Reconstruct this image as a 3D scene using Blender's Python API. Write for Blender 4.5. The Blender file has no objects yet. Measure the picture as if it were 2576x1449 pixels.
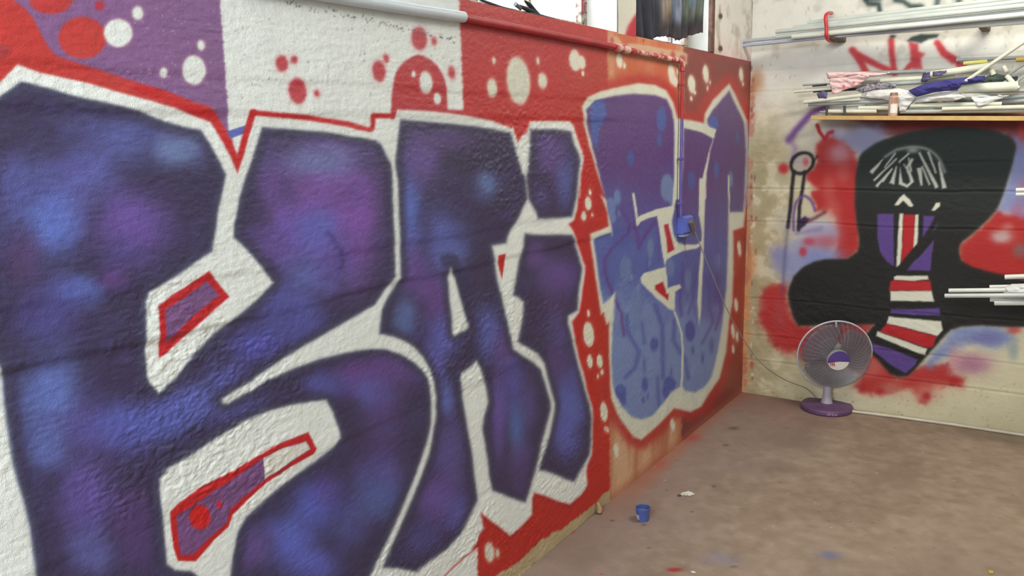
import bpy, math, random
import numpy as np
from mathutils import Vector
random.seed(4); rng = np.random.default_rng(7)
SC = bpy.context.scene; COLL = SC.collection
# ------------------------------------------------------------------ camera, world, lights, exposure
W, H = 2576, 1449
FOC = 2000.0; YAW, PIT, ROL = math.radians(34.4), math.radians(10.45), math.radians(-1.47)
CH = 1.6
fw = np.array([-math.sin(YAW)*math.cos(PIT), math.cos(YAW)*math.cos(PIT), -math.sin(PIT)])
_r = np.cross(fw, [0, 0, 1]); _r /= np.linalg.norm(_r); _u = np.cross(_r, fw)
CR = math.cos(ROL)*_r + math.sin(ROL)*_u; CU = -math.sin(ROL)*_r + math.cos(ROL)*_u
def ray(x, y): return fw*FOC + CR*(x-W/2) - CU*(y-H/2)
_d = ray(1866, 986); CAM = -_d*(-CH/_d[2]); CAM[2] = CH        # room corner = world origin
def on_y(x, y, Y=0.0):
    d = ray(x, y); return Vector(CAM + d*((Y-CAM[1])/d[1]))
def on_x(x, y, X=0.0):
    d = ray(x, y); return Vector(CAM + d*((X-CAM[0])/d[0]))
def on_z(x, y, Z=0.0):
    d = ray(x, y); return Vector(CAM + d*((Z-CAM[2])/d[2]))
def project(P):
    v = P - CAM; z = v@fw; z = np.where(z < .25, -1e-4, z) if isinstance(z, np.ndarray) else z; return W/2+FOC*(v@CR)/z, H/2-FOC*(v@CU)/z
cd = bpy.data.cameras.new('camera'); cam = bpy.data.objects.new('camera', cd); COLL.objects.link(cam)
cd.sensor_width = 36; cd.lens = FOC*36/W; cd.clip_start = .02
from mathutils import Matrix
cam.matrix_world = Matrix(((CR[0], CU[0], -fw[0], CAM[0]), (CR[1], CU[1], -fw[1], CAM[1]), (CR[2], CU[2], -fw[2], CAM[2]), (0, 0, 0, 1)))
SC.camera = cam
wd = bpy.data.worlds.new('sky'); SC.world = wd; wd.use_nodes = True
bg = wd.node_tree.nodes['Background']; bg.inputs[0].default_value = (.93, .97, 1, 1); bg.inputs[1].default_value = 3.2
SC.view_settings.view_transform = 'Standard'; SC.view_settings.look = 'None'
SC.cycles.max_bounces = 5; SC.cycles.diffuse_bounces = 3; SC.cycles.glossy_bounces = 2; SC.cycles.transparent_max_bounces = 10
SC.view_settings.gamma = 1; SC.view_settings.use_curve_mapping = False
SC.view_settings.exposure = 0.68
def area(name, loc, target, sx, sy, power, col):
    l = bpy.data.lights.new(name, 'AREA'); l.shape = 'RECTANGLE'; l.size = sx; l.size_y = sy; l.energy = power; l.color = col
    o = bpy.data.objects.new(name, l); COLL.objects.link(o); o.location = loc
    o.rotation_euler = (Vector(target)-Vector(loc)).to_track_quat('-Z', 'Y').to_euler()
    return o
area('near_wall_fill', (1.1, -6.2, 2.75), (0.0, -3.6, 1.5), 1.5, .8, 76, (.93, .97, 1))  # added area light high behind the camera, brightens the near mural wall
area('ceiling_light', (1.5, -1.25, 2.94), (1.4, -.9, 0), 1.2, .2, 25, (1, .93, .8))

# ------------------------------------------------------------------ helpers
def s2l(c):
    c = np.asarray(c, float)/255.0
    return np.where(c <= .04045, c/12.92, ((c+.055)/1.055)**2.4)
def setp(o, **k):
    for a, b in k.items():
        if b is not None: o[a] = b
    return o
def mesh_obj(name, verts, faces, m=None, parent=None, smooth=False, loc=None):
    me = bpy.data.meshes.new(name); me.from_pydata([tuple(v) for v in verts], [], [tuple(f) for f in faces]); me.update()
    if m is not None:
        for mm in (m if isinstance(m, (list, tuple)) else [m]): me.materials.append(mm)
    if smooth: me.polygons.foreach_set('use_smooth', [True]*len(me.polygons))
    o = bpy.data.objects.new(name, me); COLL.objects.link(o)
    if parent is not None: o.parent = parent
    if loc is not None: o.location = loc
    return o
def empty(name, loc=(0, 0, 0), rz=0, **k):
    o = bpy.data.objects.new(name, None); COLL.objects.link(o); o.location = loc; o.rotation_euler = (0, 0, rz); o.empty_display_size = .05
    return setp(o, **k)
class MB:
    def __init__(s): s.v = []; s.f = []
    def add(s, v, f):
        n = len(s.v); s.v += [tuple(a) for a in v]; s.f += [tuple(i+n for i in q) for q in f]; return s
    def box(s, a, b, ch=0.0):
        (x0, y0, z0), (x1, y1, z1) = a, b
        if ch <= 0:
            v = [(x0,y0,z0),(x1,y0,z0),(x1,y1,z0),(x0,y1,z0),(x0,y0,z1),(x1,y0,z1),(x1,y1,z1),(x0,y1,z1)]
            return s.add(v, [(0,3,2,1),(4,5,6,7),(0,1,5,4),(1,2,6,5),(2,3,7,6),(3,0,4,7)])
        v = []; c = ch
        for z, e in ((z0, c), (z0+c, 0), (z1-c, 0), (z1, c)):
            for (x, y, sx, sy) in ((x0,y0,1,1),(x1,y0,-1,1),(x1,y1,-1,-1),(x0,y1,1,-1)):
                e2 = e
                v.append((x+sx*(e2+c*.0)+ (sx*c*.0), y+sy*e2, z))
        f = [(3,2,1,0), (12,13,14,15)]
        for k in range(3):
            for i in range(4): f.append((k*4+i, k*4+(i+1) % 4, (k+1)*4+(i+1) % 4, (k+1)*4+i))
        return s.add(v, f)
    def tube(s, pts, r, n=10, cap=True, inner=None):
        pts = [Vector(p) for p in pts]; rs = r if isinstance(r, (list, tuple)) else [r]*len(pts)
        rings = []; up = None
        for i, p in enumerate(pts):
            t = (pts[min(i+1, len(pts)-1)]-pts[max(i-1, 0)]).normalized()
            if up is None:
                up = Vector((0, 0, 1)) if abs(t.z) < .9 else Vector((1, 0, 0))
            a = t.cross(up).normalized(); b = a.cross(t).normalized(); up = b
            rings.append([p+(a*math.cos(2*math.pi*k/n)+b*math.sin(2*math.pi*k/n))*rs[i] for k in range(n)])
        v = [q for R_ in rings for q in R_]; f = []
        for i in range(len(rings)-1):
            for k in range(n): f.append((i*n+k, i*n+(k+1) % n, (i+1)*n+(k+1) % n, (i+1)*n+k))
        if cap: f += [tuple(range(n-1, -1, -1)), tuple((len(rings)-1)*n+k for k in range(n))]
        return s.add(v, f)
    def lathe(s, prof, n=32, c=(0, 0, 0), cap=True):
        v = []; f = []
        for (r, z) in prof:
            for k in range(n): v.append((c[0]+r*math.cos(2*math.pi*k/n), c[1]+r*math.sin(2*math.pi*k/n), c[2]+z))
        for i in range(len(prof)-1):
            for k in range(n): f.append((i*n+k, i*n+(k+1) % n, (i+1)*n+(k+1) % n, (i+1)*n+k))
        if cap:
            f += [tuple(range(n-1, -1, -1)), tuple((len(prof)-1)*n+k for k in range(n))]
        return s.add(v, f)
    def build(s, name, m=None, parent=None, smooth=False): return mesh_obj(name, s.v, s.f, m, parent, smooth)
def auto_smooth(o, deg=35):
    me = o.data; me.polygons.foreach_set('use_smooth', [True]*len(me.polygons))
    me.set_sharp_from_angle(angle=math.radians(deg)); return o

def nmat(name): 
    m = bpy.data.materials.new(name); m.use_nodes = True
    return m, m.node_tree, m.node_tree.nodes['Principled BSDF']
def mat(name, c, rough=.6, metal=0, var=.08, scale=30, bump=.0, c2=None, spec=.5, thr=None):
    """plain procedural material: base colour with a noise variation (c2 = second colour)"""
    m, nt, b = nmat(name); N = nt.nodes; L = nt.links
    c = s2l(c); d = s2l(c2) if c2 is not None else c*(1-var*2)
    tc = N.new('ShaderNodeTexCoord'); no = N.new('ShaderNodeTexNoise'); no.inputs['Scale'].default_value = scale; no.inputs['Detail'].default_value = 6
    L.new(tc.outputs['Object'], no.inputs['Vector'])
    cr = N.new('ShaderNodeValToRGB'); cr.color_ramp.elements[0].color = (*d, 1); cr.color_ramp.elements[1].color = (*c, 1)
    lo, hi = thr if thr else (.3, .7)
    cr.color_ramp.elements[0].position = lo; cr.color_ramp.elements[1].position = hi
    L.new(no.outputs[0], cr.inputs[0]); L.new(cr.outputs[0], b.inputs['Base Color'])
    b.inputs['Roughness'].default_value = rough; b.inputs['Metallic'].default_value = metal; b.inputs['Specular IOR Level'].default_value = spec
    if bump > 0:
        bp = N.new('ShaderNodeBump'); bp.inputs['Strength'].default_value = bump; bp.inputs['Distance'].default_value = .004
        L.new(no.outputs[0], bp.inputs['Height']); L.new(bp.outputs[0], b.inputs['Normal'])
    return m

# ------------------------------------------------------------------ numpy noise and the paint engine
_T = rng.random((8, 256, 256))
def vn(x, y, k=0):
    x = x+1000.0; y = y+1000.0
    xi = np.floor(x).astype(int); yi = np.floor(y).astype(int); fx = x-xi; fy = y-yi
    fx = fx*fx*(3-2*fx); fy = fy*fy*(3-2*fy); T = _T[k]
    a = T[xi % 256, yi % 256]; b = T[(xi+1) % 256, yi % 256]; c = T[xi % 256, (yi+1) % 256]; d = T[(xi+1) % 256, (yi+1) % 256]
    return (a*(1-fx)+b*fx)*(1-fy)+(c*(1-fx)+d*fx)*fy
def fbm(x, y, o=4, k=0):
    s = 0; a = .5; t = 0
    for i in range(o):
        s = s+a*vn(x*2**i+17.3*i, y*2**i+5.1*i, (k+i) % 8); t += a; a *= .5
    return s/t
def crop(ox, oy, s): return lambda *p: [(ox+x/s, oy+y/s) for x, y in p]
def spline(pts, closed=True, n=4):
    P = np.array(pts, float); m = len(P); out = []
    rngi = range(m) if closed else range(m-1)
    for i in rngi:
        p0 = P[(i-1) % m] if closed else P[max(i-1, 0)]; p1 = P[i]; p2 = P[(i+1) % m]; p3 = P[(i+2) % m] if closed else P[min(i+2, m-1)]
        for j in range(n):
            t = j/n; out.append(.5*((2*p1)+(-p0+p2)*t+(2*p0-5*p1+4*p2-p3)*t*t+(-p0+3*p1-3*p2+p3)*t**3))
    if not closed: out.append(P[-1])
    return np.array(out)
class Paint:
    """spray paint laid on a wall grid; shapes are given in the mural's own drawing coordinates"""
    def __init__(s, px, py, base, jit=.9):
        j1 = fbm(px/14, py/14, 3, 1)-.5; j2 = fbm(px/14+50, py/14, 3, 2)-.5
        s.x = px+j1*2*jit; s.y = py+j2*2*jit
        s.c = np.tile(np.array(base, float), (len(px), 1)); s.id = np.zeros(len(px), int)
    def _bb(s, P, pad):
        P = np.asarray(P); return np.nonzero((s.x > P[:, 0].min()-pad) & (s.x < P[:, 0].max()+pad) & (s.y > P[:, 1].min()-pad) & (s.y < P[:, 1].max()+pad))[0]
    def sd_poly(s, P, I):
        P = np.asarray(P, float); x = s.x[I]; y = s.y[I]; d2 = np.full(len(I), 1e12); ins = np.zeros(len(I), bool)
        for k in range(len(P)):
            ax, ay = P[k]; bx, by = P[(k+1) % len(P)]; ex, ey = bx-ax, by-ay
            l = ex*ex+ey*ey
            if l < 1e-9: continue
            t = np.clip(((x-ax)*ex+(y-ay)*ey)/l, 0, 1)
            d2 = np.minimum(d2, (x-ax-t*ex)**2+(y-ay-t*ey)**2)
            if abs(ey) > 1e-12: ins ^= ((ay > y) != (by > y)) & (x < ex*(y-ay)/ey+ax)
        d = np.sqrt(d2); return np.where(ins, -d, d)
    def sd_line(s, P, I):
        P = np.asarray(P, float); x = s.x[I]; y = s.y[I]; d2 = np.full(len(I), 1e12)
        for k in range(len(P)-1):
            ax, ay = P[k]; bx, by = P[k+1]; ex, ey = bx-ax, by-ay; l = ex*ex+ey*ey
            if l < 1e-9: continue
            t = np.clip(((x-ax)*ex+(y-ay)*ey)/l, 0, 1); d2 = np.minimum(d2, (x-ax-t*ex)**2+(y-ay-t*ey)**2)
        return np.sqrt(d2)
    def mix(s, I, a, col):
        a = a[:, None]; s.c[I] = s.c[I]*(1-a)+np.array(col, float)*a
    def poly(s, P, col, soft=3, a=1, idn=None, noise=0, mask=None):
        I = s._bb(P, soft*2+noise+2)
        if not len(I): return
        d = s.sd_poly(P, I)
        if noise: d = d+(fbm(s.x[I]/22, s.y[I]/22, 4, 3)-.5)*2*noise
        al = 1/(1+np.exp(np.clip(d/(soft*.34), -30, 30)))*a
        if mask is not None: al = al*mask[I]
        s.mix(I, al, col)
        if idn is not None: s.id[I[d < 0]] = idn
    def line(s, P, w, col, soft=2.5, a=1, taper=None):
        I = s._bb(P, w+soft*3)
        if not len(I): return
        d = s.sd_line(P, I)-w/2; s.mix(I, 1/(1+np.exp(np.clip(d/(soft*.34), -30, 30)))*a, col)
    def ell(s, cx, cy, rx, ry, col, soft=3, a=1, ang=0, mask=None):
        r = max(rx, ry)+soft*3; I = s._bb([(cx-r, cy-r), (cx+r, cy+r)], 0)
        if not len(I): return
        X = s.x[I]-cx; Y = s.y[I]-cy; c, n = math.cos(ang), math.sin(ang)
        q = np.sqrt(((X*c+Y*n)/rx)**2+((-X*n+Y*c)/ry)**2); d = (q-1)*min(rx, ry)
        al = 1/(1+np.exp(np.clip(d/(soft*.34), -30, 30)))*a
        if mask is not None: al = al*mask[I]
        s.mix(I, al, col)
    def blob(s, cx, cy, rx, ry, col, a=.8, mask=None, wob=.22):
        r = 2.2; I = s._bb([(cx-rx*r, cy-ry*r), (cx+rx*r, cy+ry*r)], 0)
        if not len(I): return
        X = (s.x[I]-cx)/rx; Y = (s.y[I]-cy)/ry
        q = np.sqrt(X*X+Y*Y)+(fbm(s.x[I]/60, s.y[I]/60, 3, 5)-.5)*wob*3
        al = np.exp(-np.clip(q, 0, 9)**2.6*.75)*a
        if mask is not None: al = al*mask[I]
        s.mix(I, al, col)
def grid_band(u0, u1, v0, v1, du, dv):
    nu = max(2, int(math.ceil((u1-u0)/du))+1); nv = max(2, int(math.ceil((v1-v0)/dv))+1)
    return np.linspace(u0, u1, nu), np.linspace(v0, v1, nv)
def col_attr(me, lin):
    at = me.color_attributes.new('Col', 'FLOAT_COLOR', 'POINT')
    a = np.ones((len(lin), 4), np.float32); a[:, :3] = lin; at.data.foreach_set('color', a.ravel())
def fast_mesh(name, V, F, lin, nrm, m, parent=None):
    me = bpy.data.meshes.new(name); me.vertices.add(len(V)); me.vertices.foreach_set('co', V.astype(np.float32).ravel())
    me.loops.add(F.size); me.loops.foreach_set('vertex_index', F.astype(np.int32).ravel())
    me.polygons.add(len(F)); me.polygons.foreach_set('loop_start', np.arange(0, F.size, 4, dtype=np.int32))
    me.polygons.foreach_set('use_smooth', np.ones(len(F), bool)); me.update(calc_edges=True); me.validate()
    col_attr(me, lin); me.materials.append(m)
    if nrm is not None: me.normals_split_custom_set_from_vertices(nrm.astype(np.float32))
    o = bpy.data.objects.new(name, me); COLL.objects.link(o)
    if parent is not None: o.parent = parent
    return o
def split_grid(parts, V, F, lin, nrm, ids, m, names):
    """cut a painted grid into one mesh per painted shape id, keeping the normals of the whole"""
    fid = ids[F].min(axis=1)*0+np.median(ids[F], axis=1).astype(int)
    for k in np.unique(fid):
        Fk = F[fid == k]; used, inv = np.unique(Fk, return_inverse=True)
        parts.setdefault(int(k), []).append((V[used], inv.reshape(Fk.shape), lin[used], nrm[used]))
def merge(parts, k):
    L = parts[k]; n = 0; Vs, Fs, Cs, Ns = [], [], [], []
    for V, F, C, N_ in L: Vs.append(V); Fs.append(F+n); Cs.append(C); Ns.append(N_); n += len(V)
    return np.concatenate(Vs), np.concatenate(Fs), np.concatenate(Cs), np.concatenate(Ns)

def wall_material(name, rough=.42, bump=.35, grain=420, spec=.5):
    m, nt, b = nmat(name); N = nt.nodes; L = nt.links
    at = N.new('ShaderNodeAttribute'); at.attribute_name = 'Col'
    tc = N.new('ShaderNodeTexCoord')
    n1 = N.new('ShaderNodeTexNoise'); n1.inputs['Scale'].default_value = 9; n1.inputs['Detail'].default_value = 8; n1.inputs['Roughness'].default_value = .7
    L.new(tc.outputs['Object'], n1.inputs['Vector'])
    mr = N.new('ShaderNodeMapRange'); mr.inputs['From Min'].default_value = .3; mr.inputs['From Max'].default_value = .7; mr.inputs['To Min'].default_value = .93; mr.inputs['To Max'].default_value = 1.05
    L.new(n1.outputs[0], mr.inputs['Value'])
    hs = N.new('ShaderNodeHueSaturation'); L.new(at.outputs['Color'], hs.inputs['Color']); L.new(mr.outputs[0], hs.inputs['Value']); L.new(hs.outputs[0], b.inputs['Base Color'])
    n2 = N.new('ShaderNodeTexNoise'); n2.inputs['Scale'].default_value = grain; n2.inputs['Detail'].default_value = 4; L.new(tc.outputs['Object'], n2.inputs['Vector'])
    n3 = N.new('ShaderNodeTexNoise'); n3.inputs['Scale'].default_value = 60; n3.inputs['Detail'].default_value = 6; L.new(tc.outputs['Object'], n3.inputs['Vector'])
    ad = N.new('ShaderNodeMath'); ad.operation = 'MULTIPLY_ADD'; ad.inputs[1].default_value = 2.5; L.new(n3.outputs[0], ad.inputs[0]); L.new(n2.outputs[0], ad.inputs[2])
    bp = N.new('ShaderNodeBump'); bp.inputs['Strength'].default_value = bump; bp.inputs['Distance'].default_value = .0012
    L.new(ad.outputs[0], bp.inputs['Height']); L.new(bp.outputs[0], b.inputs['Normal'])
    b.inputs['Roughness'].default_value = rough; b.inputs['Specular IOR Level'].default_value = spec
    return m
# ------------------------------------------------------------------ left wall: the mural
K1 = crop(0, 0, 2.8986); K2 = crop(0, 450, 2.8986); K3 = crop(0, 950, 2.904)
K4 = crop(600, 0, 2.8986); K5 = crop(600, 450, 2.8986); K6 = crop(600, 950, 2.904)
K7 = crop(1200, 0, 2.8986); K8 = crop(1200, 450, 2.8986); K9 = crop(1200, 950, 2.904)
WHT = (236, 241, 237); RED = (200, 36, 42); PUR = (136, 96, 146); DK = (60, 53, 86); EDGE = (70, 73, 98)
OUT1 = [(-420, 520), (-60, 262), (0, 207)]+K1((130,470),(300,530),(600,595),(860,670),(1100,735),(1280,790),(1430,850),(1540,890),(1610,1010),(1680,1140),(1733,1262),(1780,1130),(1830,960),(1865,862)) \
  + K4((125,855),(400,875),(640,912),(960,965),(990,975),(1010,870),(1140,870),(1155,800),(1350,805),(1530,825),(1700,850),(1850,880),(1990,935)) \
  + K7((262,925),(292,1035),(330,985),(360,960),(385,885),(520,880),(680,885),(705,920),(740,1030),(775,1140),(775,1180),(755,1290),(748,1440)) \
  + K8((745,60),(730,200),(708,300),(668,330),(700,385),(735,480),(790,640),(785,700),(765,850),(745,975),(690,1040),(710,1150),(740,1300),(785,1449)) \
  + K9((800,80),(845,230),(845,400),(840,560),(805,640),(800,700),(808,790),(760,860),(680,925),(600,905),(500,865),(420,840),(405,880),(400,1000),(320,1090),(240,1155),(160,1090),(90,1040),(25,985)) \
  + K6((1790,1100),(1740,1180),(1700,1270),(1600,1350),(1505,1449))+[(1080, 1490), (900, 1700), (-500, 1900)]
D_K = [(-500, 640), (-60, 300), (0, 241)]+K1((155,592),(200,600),(340,635),(560,700),(800,750),(1000,800),(1200,880),(1380,930),(1470,945),(1530,1035),(1600,1165),(1650,1270),(1645,1300)) \
  + K2((1620,120),(1590,250),(1580,350),(1545,530),(1440,600),(1300,700),(1150,790),(1085,828),(1065,900),(1065,1100),(1065,1250),(1078,1440)) \
  + K3((1100,40),(1160,105))+K2((1290,1440),(1400,1290),(1560,1130),(1700,1020),(1860,890),(1990,757),(1900,640),(1780,500),(1700,430),(1705,330),(1730,220),(1750,110),(1785,0)) \
  + K1((1850,1120),(1905,932))+K4((170,925),(400,940),(640,960),(850,995),(1000,1020),(1040,1045),(1080,1130),(1118,1200),(1125,1300),(1128,1440)) \
  + K5((1130,200),(1140,400),(1146,600),(1146,712),(1080,800),(1000,920),(880,990),(740,1070),(620,1140),(480,1220),(330,1310),(130,1445)) \
  + K3((1850,20),(1700,105),(1625,158),(1622,182),(1662,190),(1765,125))+[(638, 979)]+K5((200,1465),(280,1435),(400,1380),(600,1310),(800,1262),(960,1238),(1080,1240),(1200,1283),(1290,1342),(1350,1405),(1380,1449)) \
  + K6((1400,80),(1410,200),(1410,330),(1380,470),(1330,620),(1270,780),(1200,950),(1120,1130),(1040,1290),(965,1449))+[(890, 1560), (760, 1800), (150, 1900), (120, 1560)] \
  + K3((260,1449),(240,1300),(215,1100),(170,900),(120,750),(75,550),(50,350),(30,200),(20,0),(0,-60))+[(-30, 870), (-90, 800), (-500, 900)]
C_K2 = K3((1170,740),(1215,670),(1400,560),(1600,430),(1800,312),(1900,275))+K6((0,338),(200,250),(400,200),(560,175),(640,166),(680,240),(740,400),(742,440),(690,510),(560,610),(420,710),(270,820),(150,930),(50,1020),(0,1110)) \
  + K3((1730,1150),(1700,1300),(1680,1449))+[(560, 1620), (505, 1620)]+K3((1450,1449),(1400,1412),(1280,1402),(1222,1360),(1210,1200),(1190,1000),(1168,850))
D_A = K4((1182,868),(1350,882),(1550,898),(1750,920),(1900,947),(1985,965))+K7((262,1020),(292,1130),(330,1260),(352,1290),(368,1449))+K8((340,200),(300,290),(250,370),(225,420),(212,470),(112,490),(130,600),(150,740),(190,900),(230,1080),(265,1240),(350,1300),(420,1340),(468,1390),(485,1449)) \
  + K9((510,80),(536,170),(538,240),(510,340),(470,490),(440,640),(410,740),(385,830),(355,915),(300,900),(220,870),(112,828),(90,740),(75,600),(50,450),(35,370),(50,280),(80,180),(60,60),(40,0)) \
  + K5((1760,1390),(1730,1328),(1690,1370),(1622,1420))+K6((1622,20),(1640,150),(1670,330),(1710,550),(1730,750),(1752,895),(1680,1040),(1620,1150),(1530,1250),(1400,1340),(1300,1422),(1270,1418),(1150,1395),(1052,1392),(1080,1310),(1150,1150),(1230,970),(1290,830),(1340,700),(1390,560),(1420,400),(1440,280),(1440,150),(1420,20)) \
  + K5((1390,1390),(1350,1310),(1290,1240),(1220,1190),(1130,1152),(1024,1130),(1030,1050),(1045,950),(1080,880),(1130,800),(1176,720),(1180,600),(1175,400),(1165,200),(1160,0))+K4((1150,1280),(1140,1180),(1155,1050),(1170,930))
C_A = K5((1545,650),(1580,720),(1610,850),(1640,970),(1672,1082),(1620,1115),(1575,1142),(1560,1120),(1555,1000),(1540,850),(1534,720))
D_I1 = K7((385,940),(550,940),(660,950),(690,960),(710,1050),(745,1130),(755,1170),(740,1290),(728,1430))+K8((715,180),(700,240),(690,280),(560,288),(440,295),(420,240),(370,148))+K7((352,1290),(372,1200))
D_I2 = K8((350,395),(450,405),(600,402),(690,405),(710,440),(740,540),(770,650),(760,720),(740,850),(735,960),(668,1000),(665,1050),(690,1150),(725,1300),(765,1449))+K9((790,90),(825,200),(838,300),(835,450),(825,560),(770,660),(710,765),(640,740),(570,712),(510,690),(450,675),(470,600),(500,500),(530,400),(560,250),(565,190),(540,100),(512,0)) \
  + K8((490,1350),(440,1280),(360,1230),(290,1190),(310,1100),(330,1000),(335,900),(290,862),(260,850),(275,750),(300,620),(330,500),(345,400))
OUT2 = K7((935,1449),(880,1280),(820,1080),(780,900),(763,780),(800,710),(900,665),(1050,630),(1180,605),(1300,620),(1380,660),(1430,750),(1460,860),(1500,868),(1580,880),(1655,900),(1660,830),(1720,730),(1840,608),(1890,700),(1970,880),(1985,1100),(1975,1449)) \
  + K8((1958,120),(1955,250),(1945,350),(1870,380),(1870,500),(1870,700),(1865,900),(1840,1050),(1820,1250),(1770,1449))+K9((1700,110),(1640,210),(1560,252),(1500,237),(1440,225),(1380,290),(1300,370),(1200,455),(1140,430),(1080,350),(1020,260),(980,150),(970,50)) \
  + K8((970,1440),(960,1300),(960,1200),(960,1045),(942,1065),(920,975),(902,990),(890,900),(860,700),(840,550),(820,400),(900,370),(955,345),(950,250),(900,120))
FILL2 = K7((930,1449),(890,1280),(840,1080),(800,900),(793,800),(860,730),(1000,697),(1150,682),(1300,692),(1380,722),(1420,800),(1440,900),(1445,1100),(1440,1300),(1437,1449),(1480,1449),(1500,1200),(1505,915),(1640,942),(1730,1000),(1682,900),(1680,870),(1720,800),(1840,660),(1950,890),(1965,1100),(1950,1449)) \
  + K8((1940,240),(1835,245),(1830,500),(1820,800),(1790,1050),(1760,1250),(1710,1449))+K9((1660,70),(1590,112),(1520,98),(1497,60),(1480,70),(1420,110),(1350,200),(1280,280),(1200,308),(1130,290),(1060,220),(1010,130),(990,50)) \
  + K8((975,1300),(985,1100),(1005,830),(970,870),(920,912),(895,800),(870,600),(850,440),(900,412),(980,390),(985,410),(975,340),(930,130))
CLOUDS = [  # x, y, rx, ry, colour, strength
 (130,540,75,90,(84,104,178),.9),(40,470,50,70,(80,84,150),.6),(320,350,150,55,(80,88,150),.7),(450,375,60,38,(98,116,160),.8),(205,430,80,50,(86,90,160),.7),(330,560,90,80,(96,72,146),.8),(210,480,60,60,(84,84,150),.5),
 (200,730,60,32,(82,100,170),.8),(120,790,70,70,(72,70,140),.6),(285,700,34,30,(96,62,130),.7),(130,1010,70,100,(86,104,170),.85),(230,1080,80,60,(84,76,144),.7),(330,1075,100,55,(76,84,160),.8),(440,1040,80,45,(78,88,165),.75),(120,1130,50,60,(86,102,165),.8),
 (220,1250,60,110,(88,74,144),.8),(240,1390,60,50,(88,94,156),.7),(330,1330,50,80,(84,56,112),.6),(300,640,60,40,(70,62,120),.5),(60,640,40,60,(84,56,100),.5),
 (820,500,130,170,(112,76,150),.95),(800,400,110,42,(98,108,156),.7),(760,590,90,60,(98,78,160),.8),(800,590,45,55,(86,92,166),.8),(790,690,60,50,(84,100,164),.8),(720,760,70,45,(80,84,160),.8),(900,560,35,110,(112,72,150),.7),(690,470,30,60,(104,76,146),.6),(830,660,60,60,(96,76,152),.6),
 (650,870,70,45,(72,72,152),.8),(760,820,70,40,(74,78,152),.7),(580,960,60,40,(78,80,155),.7),(480,1010,70,40,(84,94,170),.6),(600,1030,60,35,(82,90,168),.7),
 (900,950,70,50,(94,62,128),.8),(940,990,40,40,(80,86,158),.8),(820,970,50,30,(78,84,160),.7),(1000,930,60,50,(88,62,124),.7),(960,1060,50,80,(80,60,118),.6),(800,1270,62,60,(76,86,172),.95),(735,1370,60,70,(82,92,176),.85),(960,1195,55,55,(88,78,150),.7),(950,1250,50,60,(72,86,144),.8),(880,1330,40,50,(74,78,138),.7),(640,1380,40,50,(92,72,136),.7),(820,1230,30,40,(90,70,150),.5),(790,1420,60,40,(80,86,168),.8),
 (1030,540,28,120,(82,98,172),.9),(1115,610,50,80,(82,92,164),.8),(1060,400,40,60,(92,72,132),.8),(1130,350,60,30,(86,66,120),.6),(1225,465,28,34,(86,108,156),.8),(1040,680,30,60,(100,68,138),.7),(1100,760,50,70,(96,64,130),.7),(1130,640,30,30,(86,104,164),.6),(1020,800,30,50,(84,106,160),.7),(1110,850,40,60,(80,84,158),.8),(1230,840,28,60,(80,88,160),.8),(1090,920,30,50,(88,84,160),.7),(1270,880,30,50,(90,62,126),.6),
 (1120,1000,25,40,(86,98,170),.8),(1130,1150,40,80,(84,76,140),.7),(1110,1260,55,60,(92,70,140),.8),(1150,1290,30,50,(80,84,156),.7),(1060,1350,50,40,(74,74,138),.6),(1300,1070,24,60,(72,96,158),.85),(1255,1040,18,110,(92,72,146),.8),(1290,960,28,60,(78,76,150),.7),(1310,1180,30,60,(84,64,124),.6),(1330,1020,20,60,(84,76,140),.6),(1265,740,18,60,(78,72,136),.6),
 (1400,400,28,60,(84,66,124),.7),(1420,470,22,50,(76,84,146),.8),(1370,380,20,50,(94,72,138),.6),(1360,500,24,30,(76,70,128),.5),(1410,690,50,40,(94,72,140),.8),(1350,640,24,30,(96,70,130),.6),(1400,760,30,60,(80,58,108),.5),(1430,1020,34,90,(80,92,166),.9),(1400,900,30,60,(82,62,120),.6),(1450,900,16,60,(78,76,150),.6),(1420,1100,34,50,(80,84,160),.8),(1410,840,40,40,(78,68,128),.5)]
DOTS_W = [(297,83,35,35,5),(346,33,13,17,5),(505,114,9,12,4),(411,183,9,12,4),(487,176,29,36,4),(1040,186,5,8,3),(1071,207,16,28,4),(1100,248,9,14,3),
 (1242,152,4,8,3),(1237,221,12,24,4),(1303,203,29,60,5),(1353,153,4,9,3),(1364,203,11,20,4),(1446,152,14,27,4),(1463,157,9,17,4),(1466,185,3,7,2),(1559,152,8,19,3),(1571,165,3,8,2),(1690,187,8,26,3),(1699,205,6,14,3),(1705,181,3,7,2),(1740,212,9,23,3),(1748,233,2.5,6,2),(1739,248,2.5,6,2),(1776,186,7,23,3),(1786,207,1.6,5,2),(1780,222,2,6,2),(1865,188,5,18,3),(1870,212,1.8,5,2),
 (1483,484,3,8,2),(1478,512,8,17,3),(1468,543,6,12,3),(1490,540,2,5,2),(1480,788,3.5,9,2),(1480,841,13,31,3),(1483,909,6.5,17,2),(1508,909,7,17,2),(1514,936,3.5,7,2),(1504,947,2,6,2),(1860,626,4.5,19,2),(1852,767,4.5,17,2),(1844,833,4.5,19,2),(1854,847,3.5,13,2),(1844,878,2.8,11,2),
 (1519,1036,9,25,3),(1522,1079,2,6,2),(1528,1081,2.5,8,2),(1550,1133,6,17,3),(1692,1069,5.5,15,3),(1231,1389,12,24,4),(1251,1391,4.5,11,3)]
DOTS_R = [(708,160,15,20),(739,150,8,9),(748,229,22,32),(797,235,6,8),(953,179,16,26),(971,147,6.5,10),(1055,97,19,28),(1092,103,5.5,9),(1136,183,8,15)]
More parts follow.
